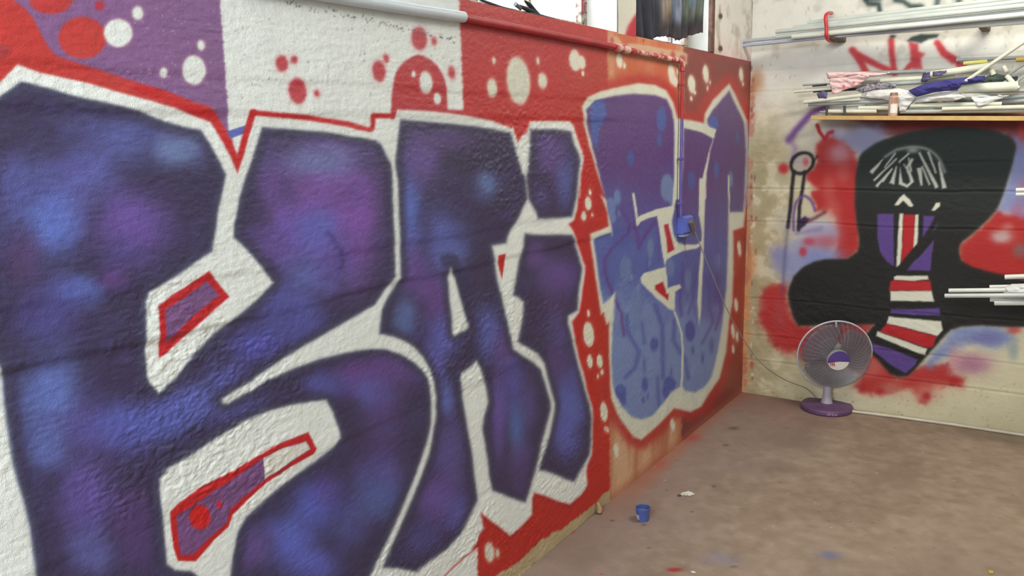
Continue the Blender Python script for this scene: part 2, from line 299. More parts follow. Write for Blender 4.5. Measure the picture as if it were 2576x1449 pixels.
BASE_EDGES = ([(553,-200),(553,0),(580,380),(664,1190),(690,1449),(760,2200)], [(1150,-200),(1156,0),(1166,280),(1201,1400),(1210,2000)], [(1528,-300),(1528,97),(1534,1200),(1536,1900)], [(1720,-300),(1720,150),(1715,1090),(1712,1800)])
def paint_left(px, py, wy, wz):
    P = Paint(px, py, PUR)
    xx, yy = px, py
    def edge(k, w=1.2):
        E_ = np.array(BASE_EDGES[k]); xe = np.interp(yy, E_[:, 1], E_[:, 0])+(vn(xx*0+k, yy/5, 3)-.5)*3
        return 1/(1+np.exp(-np.clip((xx-xe)/w, -30, 30)))
    def lay(a, c): P.c[:] = P.c*(1-a[:, None])+np.asarray(c, float)*a[:, None]
    n1 = fbm(wy*2.2, wz*2.2, 5, 1)[:, None]; n2 = fbm(wy*9, wz*1.2, 4, 3)[:, None]
    lay(edge(0), WHT)
    vy = np.clip((yy[:, None]-100)/900, 0, 1)
    red3 = np.array((192, 48, 54.))*(1-vy)+np.array((192, 40, 30.))*vy
    t = np.clip((xx[:, None]-1380)/150, 0, 1)*np.clip(1-abs(yy[:, None]-250)/260, 0, 1)*np.clip((n1-.3)*2.5, 0, 1)
    red3 = red3*(1-t)+np.array((176, 62, 44.))*t
    t = np.clip((xx[:, None]-1488)/25, 0, 1)*np.clip(1-abs(yy[:, None]-640)/520, 0, 1)*np.clip((n2-.2)*2, 0, 1)
    red3 = red3*(1-t*.9)+np.array((206, 72, 26.))*t*.9
    lay(edge(1), red3)
    # panel with bare orange plaster and drips
    k = np.clip((n2-.42)*5, 0, 1)
    p4 = np.array((204, 108, 66.))*(1-k)+np.array((216, 158, 120.))*k
    lo = np.clip((yy[:, None]-850)/250, 0, 1); p4lo = np.array((190, 128, 92.))*(1-k)+np.array((216, 176, 140.))*k
    p4 = p4*(1-lo)+p4lo*lo
    p4 = p4*(1-.35*np.clip((n1-.5)*3, 0, 1))+np.array((184, 70, 52.))*.35*np.clip((n1-.5)*3, 0, 1)
    lay(edge(2), p4)
    p5 = np.array((138, 56, 52.))*(1-k*.5)+np.array((128, 72, 52.))*k*.5
    p5 = p5*(1-lo)+np.array((118, 56, 58.))*lo
    p5 = p5*(1-.5*np.clip((n1-.5)*3, 0, 1))+np.array((168, 44, 46.))*.5*np.clip((n1-.5)*3, 0, 1)
    lay(edge(3), p5)
    # red fields behind the big letters
    P.poly(K1((-900,-900),(-200,-300),(60,-40),(100,0),(180,60),(240,130),(290,230),(350,340),(400,400),(500,440),(760,520),(1000,600),(1200,660),(1400,740),(1520,775),(1600,860),(1690,1010),(1722,1135),(1733,1300),(1400,1000),(900,900),(0,900),(-900,1400)), (196, 58, 56), 4)
    P.ell(207, 95, 60, 53, (196, 60, 58), 4); P.ell(128, 0, 54, 35, (194, 58, 60), 4); P.ell(251, 14, 12, 12, (186, 50, 72), 5)
    P.ell(8, 128, 14, 18, (160, 62, 72), 6, .7)
    P.poly(K1((1655,958),(1790,915),(1785,972),(1680,1012)), (98, 108, 188), 2)
    P.line([(600, 430)]+K1((1735,1215),(1790,1000),(1845,822)), 17, RED, 3)
    P.line(K4((95,822),(500,858),(800,905),(950,950),(985,930),(985,845),(1130,845),(1135,800)), 13, RED, 4)
    P.line(K1((1000,640),(1200,700),(1400,790),(1540,840),(1640,1010),(1735,1215)), 22, RED, 5)
    dome = spline(K4((1115,830),(1115,740),(1125,640),(1150,530),(1200,460),(1290,405),(1350,408),(1430,460),(1490,550),(1515,650),(1525,800)), False, 3)
    P.poly(list(dome)+K4((1650,805),(1650,900),(1115,900)), (190, 52, 62), 4)
    for (x, y, rx, ry) in DOTS_R: P.ell(x, y, rx, ry, (188, 46, 60), 4.5, ang=-.12); P.ell(x, y, rx+5, ry+5, (220, 120, 130), 8, .22)
    # red halo round the blue piece and the letters' right flank
    P.line(OUT2+OUT2[:1], 44, (184, 44, 40), 14, .9)
    P.line([p for p in OUT1 if p[0] > 1290 and p[1] < 1240], 20, (196, 34, 34), 6, .8)
    P.line(K6((1500,1445),(1600,1345),(1700,1262),(1775,1190),(1785,1080),(1770,1000)), 8, (186, 30, 34), 3)
    P.line(K9((10,985),(90,1045),(240,1160),(320,1095),(402,1000),(410,850),(520,885),(680,940),(800,800)), 12, (172, 28, 34), 4, .8)
    for (x, y, rx, ry, s_) in DOTS_W:
        P.ell(x, y, rx+4, ry+4, (236, 170, 160), 4, .25); P.ell(x, y, rx, ry, (230, 230, 212) if x > 1200 else WHT, s_*(.55 if x > 1400 else .85), ang=-.1)
    P.ell(1305, 205, 20, 40, (204, 206, 190), 5, .5); P.ell(1303, 203, 15, 33, (226, 226, 210), 5, .8)
    P.poly(OUT1, WHT, 4, idn=5)
    # dark letters with sprayed clouds
    M = np.zeros(len(px))
    for k_, D in ((1, D_K), (2, D_A), (3, D_I1), (4, D_I2)):
        I = P._bb(D, 40)
        if not len(I): continue
        d = P.sd_poly(D, I)
        for Cc in ((C_K2,) if k_ == 1 else (C_A,) if k_ == 2 else ()):
            d = np.maximum(d, -P.sd_poly(Cc, I))
        a = 1/(1+np.exp(np.clip((d+1)/1.9, -30, 30)))
        scl = np.clip(2.2-(P.x[I]/1100), .8, 2.2)*13
        e = np.clip(-d/scl, 0, 1)[:, None]
        body = np.array(EDGE, float)*(1-e)+np.array(DK, float)*e
        P.mix(I, a, (0, 0, 0)); P.c[I] += body*a[:, None]
        M[I] = np.maximum(M[I], a*np.clip((-d-scl*.35)/(scl*1.3), 0, 1)); P.id[I[d < 0]] = k_
    for (x, y, rx, ry, c, a) in CLOUDS: P.blob(x, y, rx, ry, [min(255, v*1.13+4) for v in c], min(1, a*1.15), M)
    q = (M*np.clip((fbm(px/70, py/70, 4, 6)-.46)*2.2, 0, 1)*.32)[:, None]
    P.c[:] = P.c*(1-q)+np.array((66, 48, 98.))*q
    q = (M*np.clip((fbm(px/45+9, py/45, 4, 2)-.5)*2.4, 0, 1)*.35)[:, None]
    P.c[:] = P.c*(1-q)+np.array((84, 84, 148.))*q
    P.line(K5((660,400),(720,480),(760,560),(750,650)), 12, (58, 50, 110), 10, .6)
    P.line(K5((1590,520),(1620,640)), 4, (120, 116, 166), 5, .5)
    P.poly(D_A[:0]+K5((1470,560),(1540,540),(1600,560),(1640,680),(1690,780),(1690,1080),(1650,950),(1600,760),(1545,640),(1480,640)), (52, 50, 84), 6, .7)
    P.line(K3((10,0),(40,250),(90,560),(130,760),(190,980),(240,1250),(260,1449)), 7, (150, 160, 190), 7, .45)
    # small counters
    P.poly(K2((1520,672),(1672,860),(1580,935),(1420,1080),(1195,1290),(1162,1305),(1160,1150),(1150,930),(1250,850),(1340,795)), (196, 32, 42), 3)
    P.poly(K2((1508,745),(1600,845),(1450,960),(1330,1070),(1208,1200),(1200,1060),(1205,950),(1340,865)), (122, 84, 134), 2.5)
    P.poly(K3((1243,980),(1300,920),(1460,800),(1700,680),(1900,560),(2033,485))+K6((150,550),(300,480),(510,400),(570,520),(545,560),(400,640),(200,770),(60,900),(0,960))+K3((1700,1000),(1665,1095),(1560,1190),(1430,1342),(1300,1340),(1270,1250),(1250,1100)), (198, 30, 38), 2.5)
    inn = K3((1290,1010),(1450,900),(1700,740),(1912,592))+K6((180,582),(330,510),(495,465),(525,520),(400,600),(190,745))+K3((1780,870),(1680,960),(1655,1060),(1530,1170),(1410,1290),(1320,1300),(1300,1150))
    P.poly(inn, (120, 80, 132), 2)
    P.poly(K6((178,584),(330,512),(493,468),(522,520),(400,598),(192,742)), (226, 226, 216), 2)
    P.ell(503, 1301, 26, 31, (204, 28, 30), 4); P.ell(552, 1269, 7, 9, (196, 32, 46), 4)
    P.poly(K8((150,562),(204,545),(200,620),(180,728),(155,630)), (200, 36, 40), 2)
    # second piece: bubbly blue letters
    P.poly(OUT2, (222, 226, 210), 4, idn=6)
    I = P._bb(FILL2, 12)
    if len(I):
        d = P.sd_poly(FILL2, I); a = 1/(1+np.exp(np.clip((d+.5)/1.3, -30, 30)))
        t = np.clip((P.y[I]-400)/220+(fbm(px[I]/40, py[I]/60, 3, 4)-.5)*.5, 0, 1)[:, None]; t2 = np.clip((P.y[I]-700)/120+(fbm(px[I]/34, py[I]/60, 3, 5)-.5)*1.2, 0, 1)[:, None]
        r_ = np.clip((P.x[I]-1700)/30, 0, 1)[:, None]; t = np.clip(t-r_*.25, 0, 1)
        body = np.array((94, 66, 128.))*(1-t)+np.array((88, 102, 172.))*t; body = body*(1-t2)+np.array((118, 140, 194.))*t2
        P.mix(I, a, (0, 0, 0)); P.c[I] += body*a[:, None]; P.id[I[d < 0]] = 7
        M2 = np.zeros(len(px)); M2[I] = a*(d < -1)
        for (x, y, rx, ry, c, a_) in [(1503,282,20,40,(76,98,172),1),(1498,330,10,40,(76,98,172),.9),(1664,300,12,30,(76,96,164),1),(1659,352,6,16,(76,96,164),1),(1586,398,8,20,(74,92,164),1),(1678,472,17,34,(114,134,180),1),(1690,490,10,26,(114,134,180),1),(1552,493,8,16,(110,132,186),1),(1740,455,10,24,(78,90,160),1),(1802,428,7,22,(80,94,164),1),(1838,452,6,20,(112,132,180),1),(1855,345,4,14,(76,92,164),1),(1795,310,12,18,(76,96,176),1),
           (1552,500,8,17,(110,132,186),1),(1534,522,14,25,(110,132,186),1),(1541,547,8,14,(110,132,186),1),(1557,536,3,8,(110,132,186),1),(1574,678,15,34,(108,130,178),.8),(1589,698,4,8,(120,140,186),1),(1636,626,8,28,(112,132,180),.9),(1634,664,3,9,(112,132,180),1),(1598,771,14,46,(112,134,184),.7),(1686,674,10,24,(112,132,180),.8),(1731,705,8,28,(110,132,182),.8),(1805,657,7,22,(110,132,182),.8),(1606,726,4,12,(124,142,190),.9),
           (1736,833,13,26,(72,84,162),.9),(1643,867,8,18,(74,88,164),.9),(1651,865,4,12,(74,88,164),.9),(1743,881,4,10,(74,88,164),.9),(1622,967,8,18,(74,86,170),.9),(1560,985,14,18,(74,86,170),.9),(1566,1000,8,16,(74,86,170),.9),(1685,965,16,18,(74,86,170),.9),(1675,985,8,18,(74,86,170),.9),(1618,1007,4,8,(74,86,170),.9),(1630,997,2.5,7,(74,86,170),.9),(1572,1013,2.5,7,(74,86,170),.9),(1768,900,4,12,(80,92,164),.8),(1790,870,6,20,(80,92,168),.7),(1688,935,3,9,(74,88,164),.8),(1560,600,26,30,(78,98,170),.6),(1620,920,4,20,(80,96,172),.7)]:
            P.ell(x, y, rx, ry, c, 2.5, a_, mask=M2)
        pc = (98, 62, 142)
        for ln, w_, c_ in ((K8((1050,220),(1110,330),(1100,400),(1000,490),(930,590),(935,700),(985,830),(1050,980),(1072,1140)), 7, pc), (K8((1150,330),(1175,420),(1180,500),(1230,400),(1300,310)), 8, pc), (K8((1320,290),(1325,600)), 3, pc), (K8((1500,620),(1480,900),(1490,1000)), 4, (86, 66, 150)), (K8((1745,300),(1750,800),(1780,960),(1740,1100)), 4, (90, 72, 150)),
                            (K8((1300,920),(1350,1080),(1355,1449)), 10, (78, 92, 168)), (K8((1090,1000),(1100,1120),(1180,1260),(1150,1380),(1080,1449)), 10, (80, 96, 172)), (K8((1440,1030),(1430,1180),(1520,1320),(1540,1449)), 9, (78, 90, 164)), (K8((1590,640),(1580,860),(1540,980)), 5, (80, 88, 158)), (K8((1700,560),(1690,900),(1720,1050),(1640,1200)), 5, (80, 86, 158)), (K9((1320,0),(1325,200)), 8, (80, 94, 170)), (K8((1200,1050),(1220,1200)), 7, (80, 96, 172)), (K8((1240,560),(1245,700)), 4, (84, 84, 156))):
            I2 = P._bb(ln, w_*3); dd = P.sd_line(ln, I2)-w_/2
            P.mix(I2, 1/(1+np.exp(np.clip(dd/1.6, -30, 30)))*.8*M2[I2], c_)
        for _ in range(160):
            x = rng.uniform(1540, 1800); y = rng.uniform(900, 1080); P.ell(x, y, rng.uniform(1, 3), rng.uniform(2, 6), (150, 168, 200), 2, .2)
    W2 = (220, 224, 208)
    P.poly(K7((1440,880),(1478,880),(1482,1449),(1438,1449)), W2, 2.5); P.poly(K8((1440,-5),(1480,-5),(1470,90),(1450,160),(1425,260),(1405,260),(1425,180)), W2, 2.5)
    P.poly(K7((1725,935),(1745,945),(1700,1100),(1672,1280),(1668,1449),(1620,1449),(1648,1280),(1690,1110),(1722,1010),(1640,965),(1560,945),(1505,935),(1505,900),(1640,905)), W2, 2)
    P.poly(K8((1620,-5),(1667,-5),(1662,200),(1655,420),(1640,400),(1618,260)), W2, 2)
    P.poly(K8((1640,400),(1655,410),(1652,600),(1640,800),(1632,980),(1620,1065),(1607,900),(1618,700),(1635,520)), W2, 2)
    P.line(K7((1833,1280),(1838,1449)), 3, W2, 1.5); P.line(K8((1835,0),(1838,240)), 3, W2, 1.5)
    P.line(K8((1138,112),(1150,190),(1168,330)), 6, W2, 2)
    P.poly(K8((1180,270),(1300,222),(1420,198),(1440,215),(1424,290),(1422,330),(1432,400),(1455,455),(1500,480),(1600,478),(1645,450),(1642,482),(1600,508),(1500,525),(1430,560),(1385,590),(1377,615),(1370,640),(1350,520),(1325,350),(1312,272),(1240,290),(1190,312),(1165,350),(1158,300)), W2, 2)
    P.poly(K8((1375,640),(1385,700),(1390,795),(1480,768),(1492,795),(1445,825),(1440,960),(1400,950),(1300,862),(1200,760),(1193,720),(1215,688)), W2, 2)
    P.line(K8((1440,970),(1468,1050),(1490,1130),(1500,1230),(1495,1449))+K9((1492,70)), 4.5, W2, 1.8)
    P.poly(K8((1362,335),(1395,328),(1415,420),(1440,515),(1390,542),(1380,440)), (182, 40, 48), 2)
    P.poly(K8((1298,775),(1355,750),(1372,800),(1380,840),(1397,835),(1395,888),(1340,845),(1300,805)), (184, 38, 46), 2)
    # right outline goes pale blue
    P.line(K7((1968,900),(1976,1100),(1966,1449))+K8((1953,200)), 6, (160, 164, 204), 3, .8)
    P.poly(K7((955,262),(1000,262),(1030,270),(1060,320),(1170,318),(1470,372),(1535,392),(1535,470),(1460,470),(1250,420),(1000,360),(955,345)), (212, 178, 148), 2.5, .9, noise=2)
    for x_, y_, rx_, ry_ in ((985,295,9,20),(1090,330,6,14),(1430,400,10,22),(1500,430,14,22),(1350,395,4,10)): P.ell(1200+x_/2.9, y_/2.9, rx_/2.9*1.6, ry_/2.9*1.2, (182, 62, 62), 3, .8)
    P.poly(K7((1535,400),(1600,402),(1620,398),(1720,430),(1900,462),(1990,470),(1990,440),(1535,380)), (150, 52, 58), 2)
    # raw strip along the floor
    zb = .050+.028*(fbm(wy*3, wy*0+3, 3, 2)-.5)*2+.012*(vn(wy*60, wy*0, 4)-.5)
    a = 1/(1+np.exp(np.clip((wz-zb)/.0016, -30, 30)))*(xx < 1534); lay(a, np.array((186, 168, 130.))+(n2-.5)*30)
    a = 1/(1+np.exp(np.clip((wz-.03)/.008, -30, 30)))*(xx >= 1534)*.6; lay(a, (178, 112, 84))
    # overspray and rust near the corner
    a = np.clip((wy+.05)/.03, 0, 1)*np.clip((fbm(wy*30, wz*4, 4, 5)-.42)*5, 0, 1)*np.clip((1.5-wz)/.2, 0, 1); lay(a*.8, (176, 92, 66))
    # chips on the white band and small spatters
    for _ in range(90):
        u = rng.random(); xx_ = 720+u*430; yy_ = 6+u*95+rng.normal(0, 3+5*(rng.random() < .3)); P.ell(xx_, yy_, rng.uniform(.8, 3.2), rng.uniform(.8, 3), (96, 100, 98), 1.2, rng.uniform(.4, .9), ang=rng.uniform(0, 3))
    for _ in range(60): P.ell(rng.uniform(585, 1150), rng.uniform(0, 270), rng.uniform(.8, 2), rng.uniform(1, 3), (120, 120, 118), 1.5, .6)
    for _ in range(50): P.ell(rng.uniform(300, 540), rng.uniform(20, 240), rng.uniform(.8, 2), rng.uniform(.8, 2), (206, 170, 206), 1.5, .7)
    return P
SILL = 2.03; RIDGES = []
def ridge_z(p, q):
    a = on_x(*p); b = on_x(*q); return (a.z+b.z)/2
RIDGES = [(ridge_z((0, 272), (376, 286)), .0030), (ridge_z((600, 193), (986, 221)), .0016), (ridge_z((990, 726), (1441, 602)), .0034), (ridge_z((34, 788), (276, 747)), .0016), (ridge_z((900, 1080), (1050, 1040)), .0014), (.42, .001)]
def relief(wy, wz):
    d = (fbm(wy*2, wz*3, 3, 1)-.5)*.004
    rough = np.clip((fbm(wy*2.4, wz*3.2, 3, 6)-.47)*6, 0, 1)*.9+.1
    rough = rough*np.clip((1.78-wz)/.12, .15, 1)
    d = d+rough*np.abs(fbm(wy*40, wz*62, 4, 2)-.5)*.0105*np.clip((-.9-wy)/1.6, .35, 1)+(fbm(wy*40, wz*150, 3, 4)-.5)*.0016
    mean = (fbm(wy*3.1, wy*0, 4, 3)-.5)*.05
    for z0, h in RIDGES:
        t = (wz-z0-mean*.6)/.004; d = d+1.6*np.clip((-1.3-wy)/.7, .12, 1)*h*np.clip(.55+.9*(vn(wy*7, wy*0+z0*9, 5)-.3), .1, 1.3)*(1/(1+np.exp(np.clip(-t, -30, 30))) - .5)*np.exp(-np.clip(np.abs(wz-z0-mean*.6)/.06, 0, 20)) *1.6
    return d
wall_l = None
parts = {}
for (y0, y1, dz) in ((-4.9, -4.25, .0030), (-4.25, -3.55, .0024), (-3.55, -2.80, .0030), (-2.80, -1.83, .0042), (-1.83, -1.04, .0055), (-1.04, 0.0, .0066)):
    # column step follows the view distance so that the grid stays about three pixels wide
    ys = [y0]
    while ys[-1] < y1:
        dep = (0-CAM[0])*fw[0]+(ys[-1]-CAM[1])*fw[1]; lat = CAM[0]
        ys.append(ys[-1]+max(.0014, 3.2*dep*dep/(FOC*lat*1.02)))
    ys = np.array(ys); ys = y0+(ys-y0)*(y1-y0)/(ys[-1]-y0)
    zlo = {-4.9: .5, -4.25: .5}.get(y0, 0.0)
    zs = np.linspace(zlo, SILL, int((SILL-zlo)/dz)+2)
    Yg, Zg = np.meshgrid(ys, zs, indexing='ij'); wy = Yg.ravel(); wz = Zg.ravel()
    d = relief(wy, wz); edge_f = np.clip((SILL-wz)/.02, 0, 1); d = d*edge_f
    P3 = np.stack([d, wy, wz], 1); px, py = project(np.stack([wy*0, wy, wz], 1))
    D2 = d.reshape(Yg.shape); gy = np.gradient(D2, ys, axis=0); gz = np.gradient(D2, zs, axis=1)
    nr = np.stack([np.ones_like(gy), -gy, -gz], -1).reshape(-1, 3); nr /= np.linalg.norm(nr, axis=1, keepdims=True)
    P = paint_left(px, py, wy, wz)
    nz = len(zs); i0 = (np.arange(len(ys)-1)[:, None]*nz+np.arange(nz-1)[None, :]).ravel()
    F = np.stack([i0, i0+nz, i0+nz+1, i0+1], 1)
    split_grid(parts, P3, F, s2l(np.clip(P.c, 0, 255))*.95, nr, P.id, None, None)
MW = wall_material('painted_wall', .36, .8, 380, .55)
wall_l = fast_mesh('wall_left', *merge(parts, 0), MW); wall_l['kind'] = 'structure'
for k, nm, lb in ((5, 'letter_outline', 'white sprayed outline and shadow round the dark letters'), (1, 'graffiti_letter', 'huge dark blue and purple letter K'), (2, 'graffiti_letter', 'tall narrow dark blue letter A'), (3, 'graffiti_letter', 'dark blue upper block of the letter I'), (4, 'graffiti_letter', 'dark blue lower block of the letter I'),
                  (6, 'letter_outline', 'white sprayed outline of the light blue piece'), (7, 'graffiti_letter', 'rounded letters filled violet above and light blue below')):
    if k in parts:
        o = fast_mesh(nm, *merge(parts, k), MW, wall_l); o['label'] = lb
# ------------------------------------------------------------------ back wall with the hooded figure
B5 = crop(1850, 300, 3.548); B6 = crop(1850, 650, 3.548); B2 = crop(1780, 0, 3.236)
def paint_back(px, py, wx, wz):
    P = Paint(px, py, (228, 228, 220), 1.0)
    n1 = fbm(wx*3, wz*3, 5, 1)[:, None]; n2 = fbm(wx*14, wz*14, 4, 2)[:, None]
    t = np.clip((1.75-wz[:, None])/.5, 0, 1); P.c[:] = P.c*(1-t)+np.array((206, 198, 168.))*t  # paler top: white paint plus window glow put into the colour, cream below
    # bare greyish plaster towards the corner
    t = np.clip((.46-wx[:, None]+(n1-.5)*.5)/.3, 0, 1)*np.clip((1.98-wz[:, None]+(n1-.5)*.4)/.5, .0, 1)
    P.c[:] = P.c*(1-t)+(np.array((176, 164, 130.))+(n2-.5)*50)*t
    k = np.clip((n2-.56)*9, 0, 1)*np.clip((1.9-wz[:, None])/.2, 0, 1)*np.clip((.9-wx[:, None])/.3, 0, 1)*.5; P.c[:] = P.c*(1-k)+np.array((222, 214, 190.))*k
    k = np.clip((n1-.5)*4, 0, 1)*np.clip((1-wz[:, None])/.3, 0, 1)*.35; P.c[:] = P.c*(1-k)+np.array((178, 166, 128.))*k
    k = np.clip((wz[:, None]-1.9)/.1, 0, 1)*np.clip((n2-.6)*6, 0, 1)*.25; P.c[:] = P.c*(1-k)+np.array((150, 140, 132.))*k
    k = np.clip((.06-wx[:, None]+(n2-.5)*.1)/.04, 0, 1)*np.clip((.62-abs(wz[:, None]-.5))/.3, 0, 1)*.8; P.c[:] = P.c*(1-k)+np.array((216, 140, 88.))*k
    k = np.clip((.035-wx[:, None]+(n2-.5)*.06)/.02, 0, 1)*np.clip((1.95-wz[:, None])/.1, 0, 1)*np.clip((n2-.4)*5, 0, 1)*.6; P.c[:] = P.c*(1-k)+np.array((160, 100, 84.))*k
    RB = (172, 42, 40)
    # wine band below the shelf and hazes
    P.poly(B5((980,-30),(1500,-60),(2700,-60),(3300,0),(3300,420),(2700,380),(2470,330),(2400,140),(1500,160),(1330,150),(1250,110),(1060,20)), (118, 50, 48), 12, noise=4)
    P.poly(B5((860,120),(960,90),(1020,30),(1280,40),(1360,150),(1300,260),(1150,330),(900,260),(820,200)), (134, 140, 178), 18, .9, noise=10)
    P.blob(2130, 316, 24, 14, (150, 120, 96), .5); P.blob(2100, 330, 22, 20, (170, 165, 190), .6)
    P.poly(B5((720,220),(860,150),(960,200),(1060,300),(1100,400),(1095,700),(1105,1000),(1110,1150),(1000,1250),(860,1250),(900,1120),(900,880),(840,830),(700,820),(715,780),(680,660),(730,620),(640,540),(640,480),(740,380),(715,320)), RB, 9, noise=7)
    P.blob(2110, 385, 30, 26, (186, 160, 176), .75); P.blob(2085, 470, 16, 30, (196, 110, 100), .5); P.blob(2095, 540, 20, 40, (206, 130, 120), .45); P.blob(2120, 440, 18, 22, (186, 96, 92), .6); P.blob(2100, 590, 26, 22, (186, 84, 84), .6)
    P.poly(B5((560,1040),(640,960),(760,930),(900,1000),(900,1250),(800,1310),(560,1348),(340,1340),(330,1200),(440,1120),(500,1060)), (152, 152, 184), 20, .85, noise=14)
    P.blob(2045, 570, 40, 22, (190, 184, 196), .8); P.blob(2075, 585, 30, 20, (160, 158, 190), .7); P.blob(2080, 610, 30, 18, (186, 84, 92), .7); P.blob(1960, 640, 20, 24, (130, 130, 172), .8); P.blob(2060, 650, 60, 24, (128, 136, 190), .8); P.blob(1990, 680, 26, 34, (138, 144, 186), .85); P.blob(1970, 560, 20, 30, (170, 170, 170), .4)
    P.ell(2020, 633, 9, 11, (182, 52, 66), 6, .9); P.ell(2035, 608, 14, 10, (184, 60, 76), 8, .8)
    P.poly(B6((235,275),(330,240),(460,245),(480,400),(540,600),(1240,580),(1180,680),(1210,830),(1450,1060),(1600,1000),(1750,950),(1900,935),(1930,1010),(2045,1080),(2010,1150),(1850,1150),(1720,1190),(1700,1290),(1560,1190),(1350,1215),(1200,1230),(1080,1150),(1100,1050),(900,960),(620,920),(520,850),(340,800),(280,660),(205,590),(240,450)), RB, 12, .95, noise=12)
    P.blob(1960, 790, 16, 40, (166, 70, 76), .6); P.blob(2190, 925, 30, 24, (196, 120, 112), .6); P.blob(2240, 975, 30, 16, (196, 150, 130), .5); P.blob(2000, 960, 60, 40, (200, 192, 160), .7); P.blob(2330, 985, 40, 22, (206, 140, 124), .6)
    for x, y, r in ((1130,1170,10),(1710,1230,9),(1950,1090,12),(1290,1190,8)): P.ell(1850+x/3.548, 650+y/3.548, r, r, (168, 28, 36), 8, .8)
    P.poly(B6((1690,930),(1780,830),(1900,680),(2000,610),(2250,590),(2450,640),(2510,720),(2440,780),(2300,800),(2100,760),(2000,800),(1880,890),(1750,960)), (124, 140, 186), 16, .95, noise=10)
    P.blob(2480, 850, 36, 14, (110, 104, 160), .7); P.blob(2440, 915, 46, 24, (166, 112, 140), .9); P.blob(2400, 900, 16, 30, (196, 130, 146), .6); P.blob(2550, 880, 12, 26, (134, 154, 156), .7); P.blob(2556, 640, 20, 30, (120, 110, 150), .5)
    P.poly(B5((2480,130),(2576,140),(3200,100),(3200,900),(2576,950),(2480,860),(2330,840),(2340,790),(2440,500)), (130, 140, 190), 14, .95, noise=8)
    P.blob(2572, 330, 12, 30, (190, 60, 60), .8); P.blob(2560, 540, 16, 30, (170, 100, 130), .8); P.blob(2572, 470, 14, 20, (170, 120, 150), .7)
    P.poly(B5((2330,830),(2420,840),(2540,880),(3200,860),(3200,1500),(2260,1500),(1990,1260),(1990,1130),(2200,950)), RB, 10, noise=6)
    P.blob(2520, 595, 26, 14, (190, 176, 176), .85); P.blob(2566, 630, 16, 16, (120, 110, 110), .7); P.blob(2535, 570, 14, 10, (200, 140, 140), .5)
    P.blob(2552, 830, 16, 10, (190, 60, 60), .8)
    for _ in range(40): P.ell(1889+abs(rng.normal(0, 5)), rng.uniform(170, 960), rng.uniform(1, 4), rng.uniform(2, 9), [(224, 216, 196), (120, 70, 84), (170, 80, 64)][int(rng.integers(0, 3))], 1.6, .6)
    P.ell(1885+10, 222, 7, 26, (176, 104, 64), 8, .6); P.blob(1905, 205, 16, 30, (176, 120, 80), .6)
    # tags left of the figure
    P.line([(2078, 268), (2040, 285), (2000, 330), (1985, 352)], 15, (98, 58, 128), 8, .9); P.line([(1985, 345), (2000, 372), (1998, 400)], 14, (136, 108, 160), 10, .6)
    BK = (30, 28, 34)
    ring = [(1850+(595+100*math.cos(a))/3.548, 300+(392+92*math.sin(a)-(18*math.cos(a)))/3.548) for a in np.linspace(0, 2*math.pi, 25)]
    P.ell(2017, 408, 18, 15, (196, 184, 186), 6, .7); P.ell(2027, 407, 7, 10, (200, 84, 90), 6, .8); P.ell(1971, 424, 12, 12, (190, 40, 50), 7, .95)
    P.line(B5((700,90),(705,90)), 1, RB, 2, 0); P.line(B5((730,55),(750,110),(790,165)), 9, (178, 34, 48), 3); P.line(B5((865,110),(830,130),(800,185)), 9, (172, 44, 56), 4)
    P.line(B5((520,470),(505,620),(490,800),(468,960)), 9, BK, 3.5); P.line(B5((468,950),(452,1100),(430,1400),(425,1550)), 6, (76, 74, 110), 8, .6); P.line(B5((618,470),(595,640),(570,800),(562,990)), 8, BK, 3.5)
    P.line(ring, 8, BK, 3.5); P.line(B5((690,390),(730,330)), 5, BK, 3, .7)
    P.poly(B5((562,990),(560,900),(620,865),(660,890),(620,950)), (44, 32, 66), 4); P.line(B5((640,910),(710,880),(800,830)), 8, (90, 34, 48), 6, .8)
    P.line(spline(B5((520,990),(520,850),(545,740),(610,685),(670,720),(700,780),(712,815)), False, 4), 6.5, (104, 72, 140), 3.5, .9)
    P.line(B5((545,1020),(650,1000),(760,980)), 10, (124, 110, 160), 8, .6)
    # hooded figure
    hood = spline(B5((1065,750),(1068,600),(1070,520),(1090,400),(1112,325),(1180,262),(1300,190),(1500,125),(1650,98),(1850,72),(2100,75),(2300,98),(2420,140),(2490,200),(2502,260),(2488,340),(2450,480),(2400,640),(2340,790),(2250,900),(2120,1020),(2015,1110),(1998,1180),(2015,1260)), False) 
    fig = list(hood)+B6((2100,70),(2250,115),(2400,150),(2576,195),(2900,300),(3300,500),(3300,640),(2576,612),(2400,612),(2200,598),(2020,610),(1920,640),(1860,700),(1780,790),(1700,880),(1600,995),(1540,1050),(1450,1062),(1380,1030),(1290,930),(1195,830),(1210,755),(1160,685),(1200,640),(1240,590),(900,592),(560,605),(515,520),(478,400),(468,320),(482,250),(520,160),(600,80),(700,30),(800,8),(1000,2))+B5((1040,1215),(1085,1180),(1105,1130),(1100,1050),(1078,900))
    I = P._bb(fig, 12); d = P.sd_poly(fig, I); a = 1/(1+np.exp(np.clip(d/1.7, -30, 30)))
    t = np.clip((P.y[I]-300)/300, 0, 1)[:, None]; P.mix(I, a, (0, 0, 0)); P.c[I] += (np.array((35, 50, 47.))*(1-t)+np.array((31, 31, 29.))*t)*a[:, None]; P.id[I[d < 0]] = 1
    V = (90, 66, 134); R3 = (176, 34, 40); Wt = (218, 218, 200)
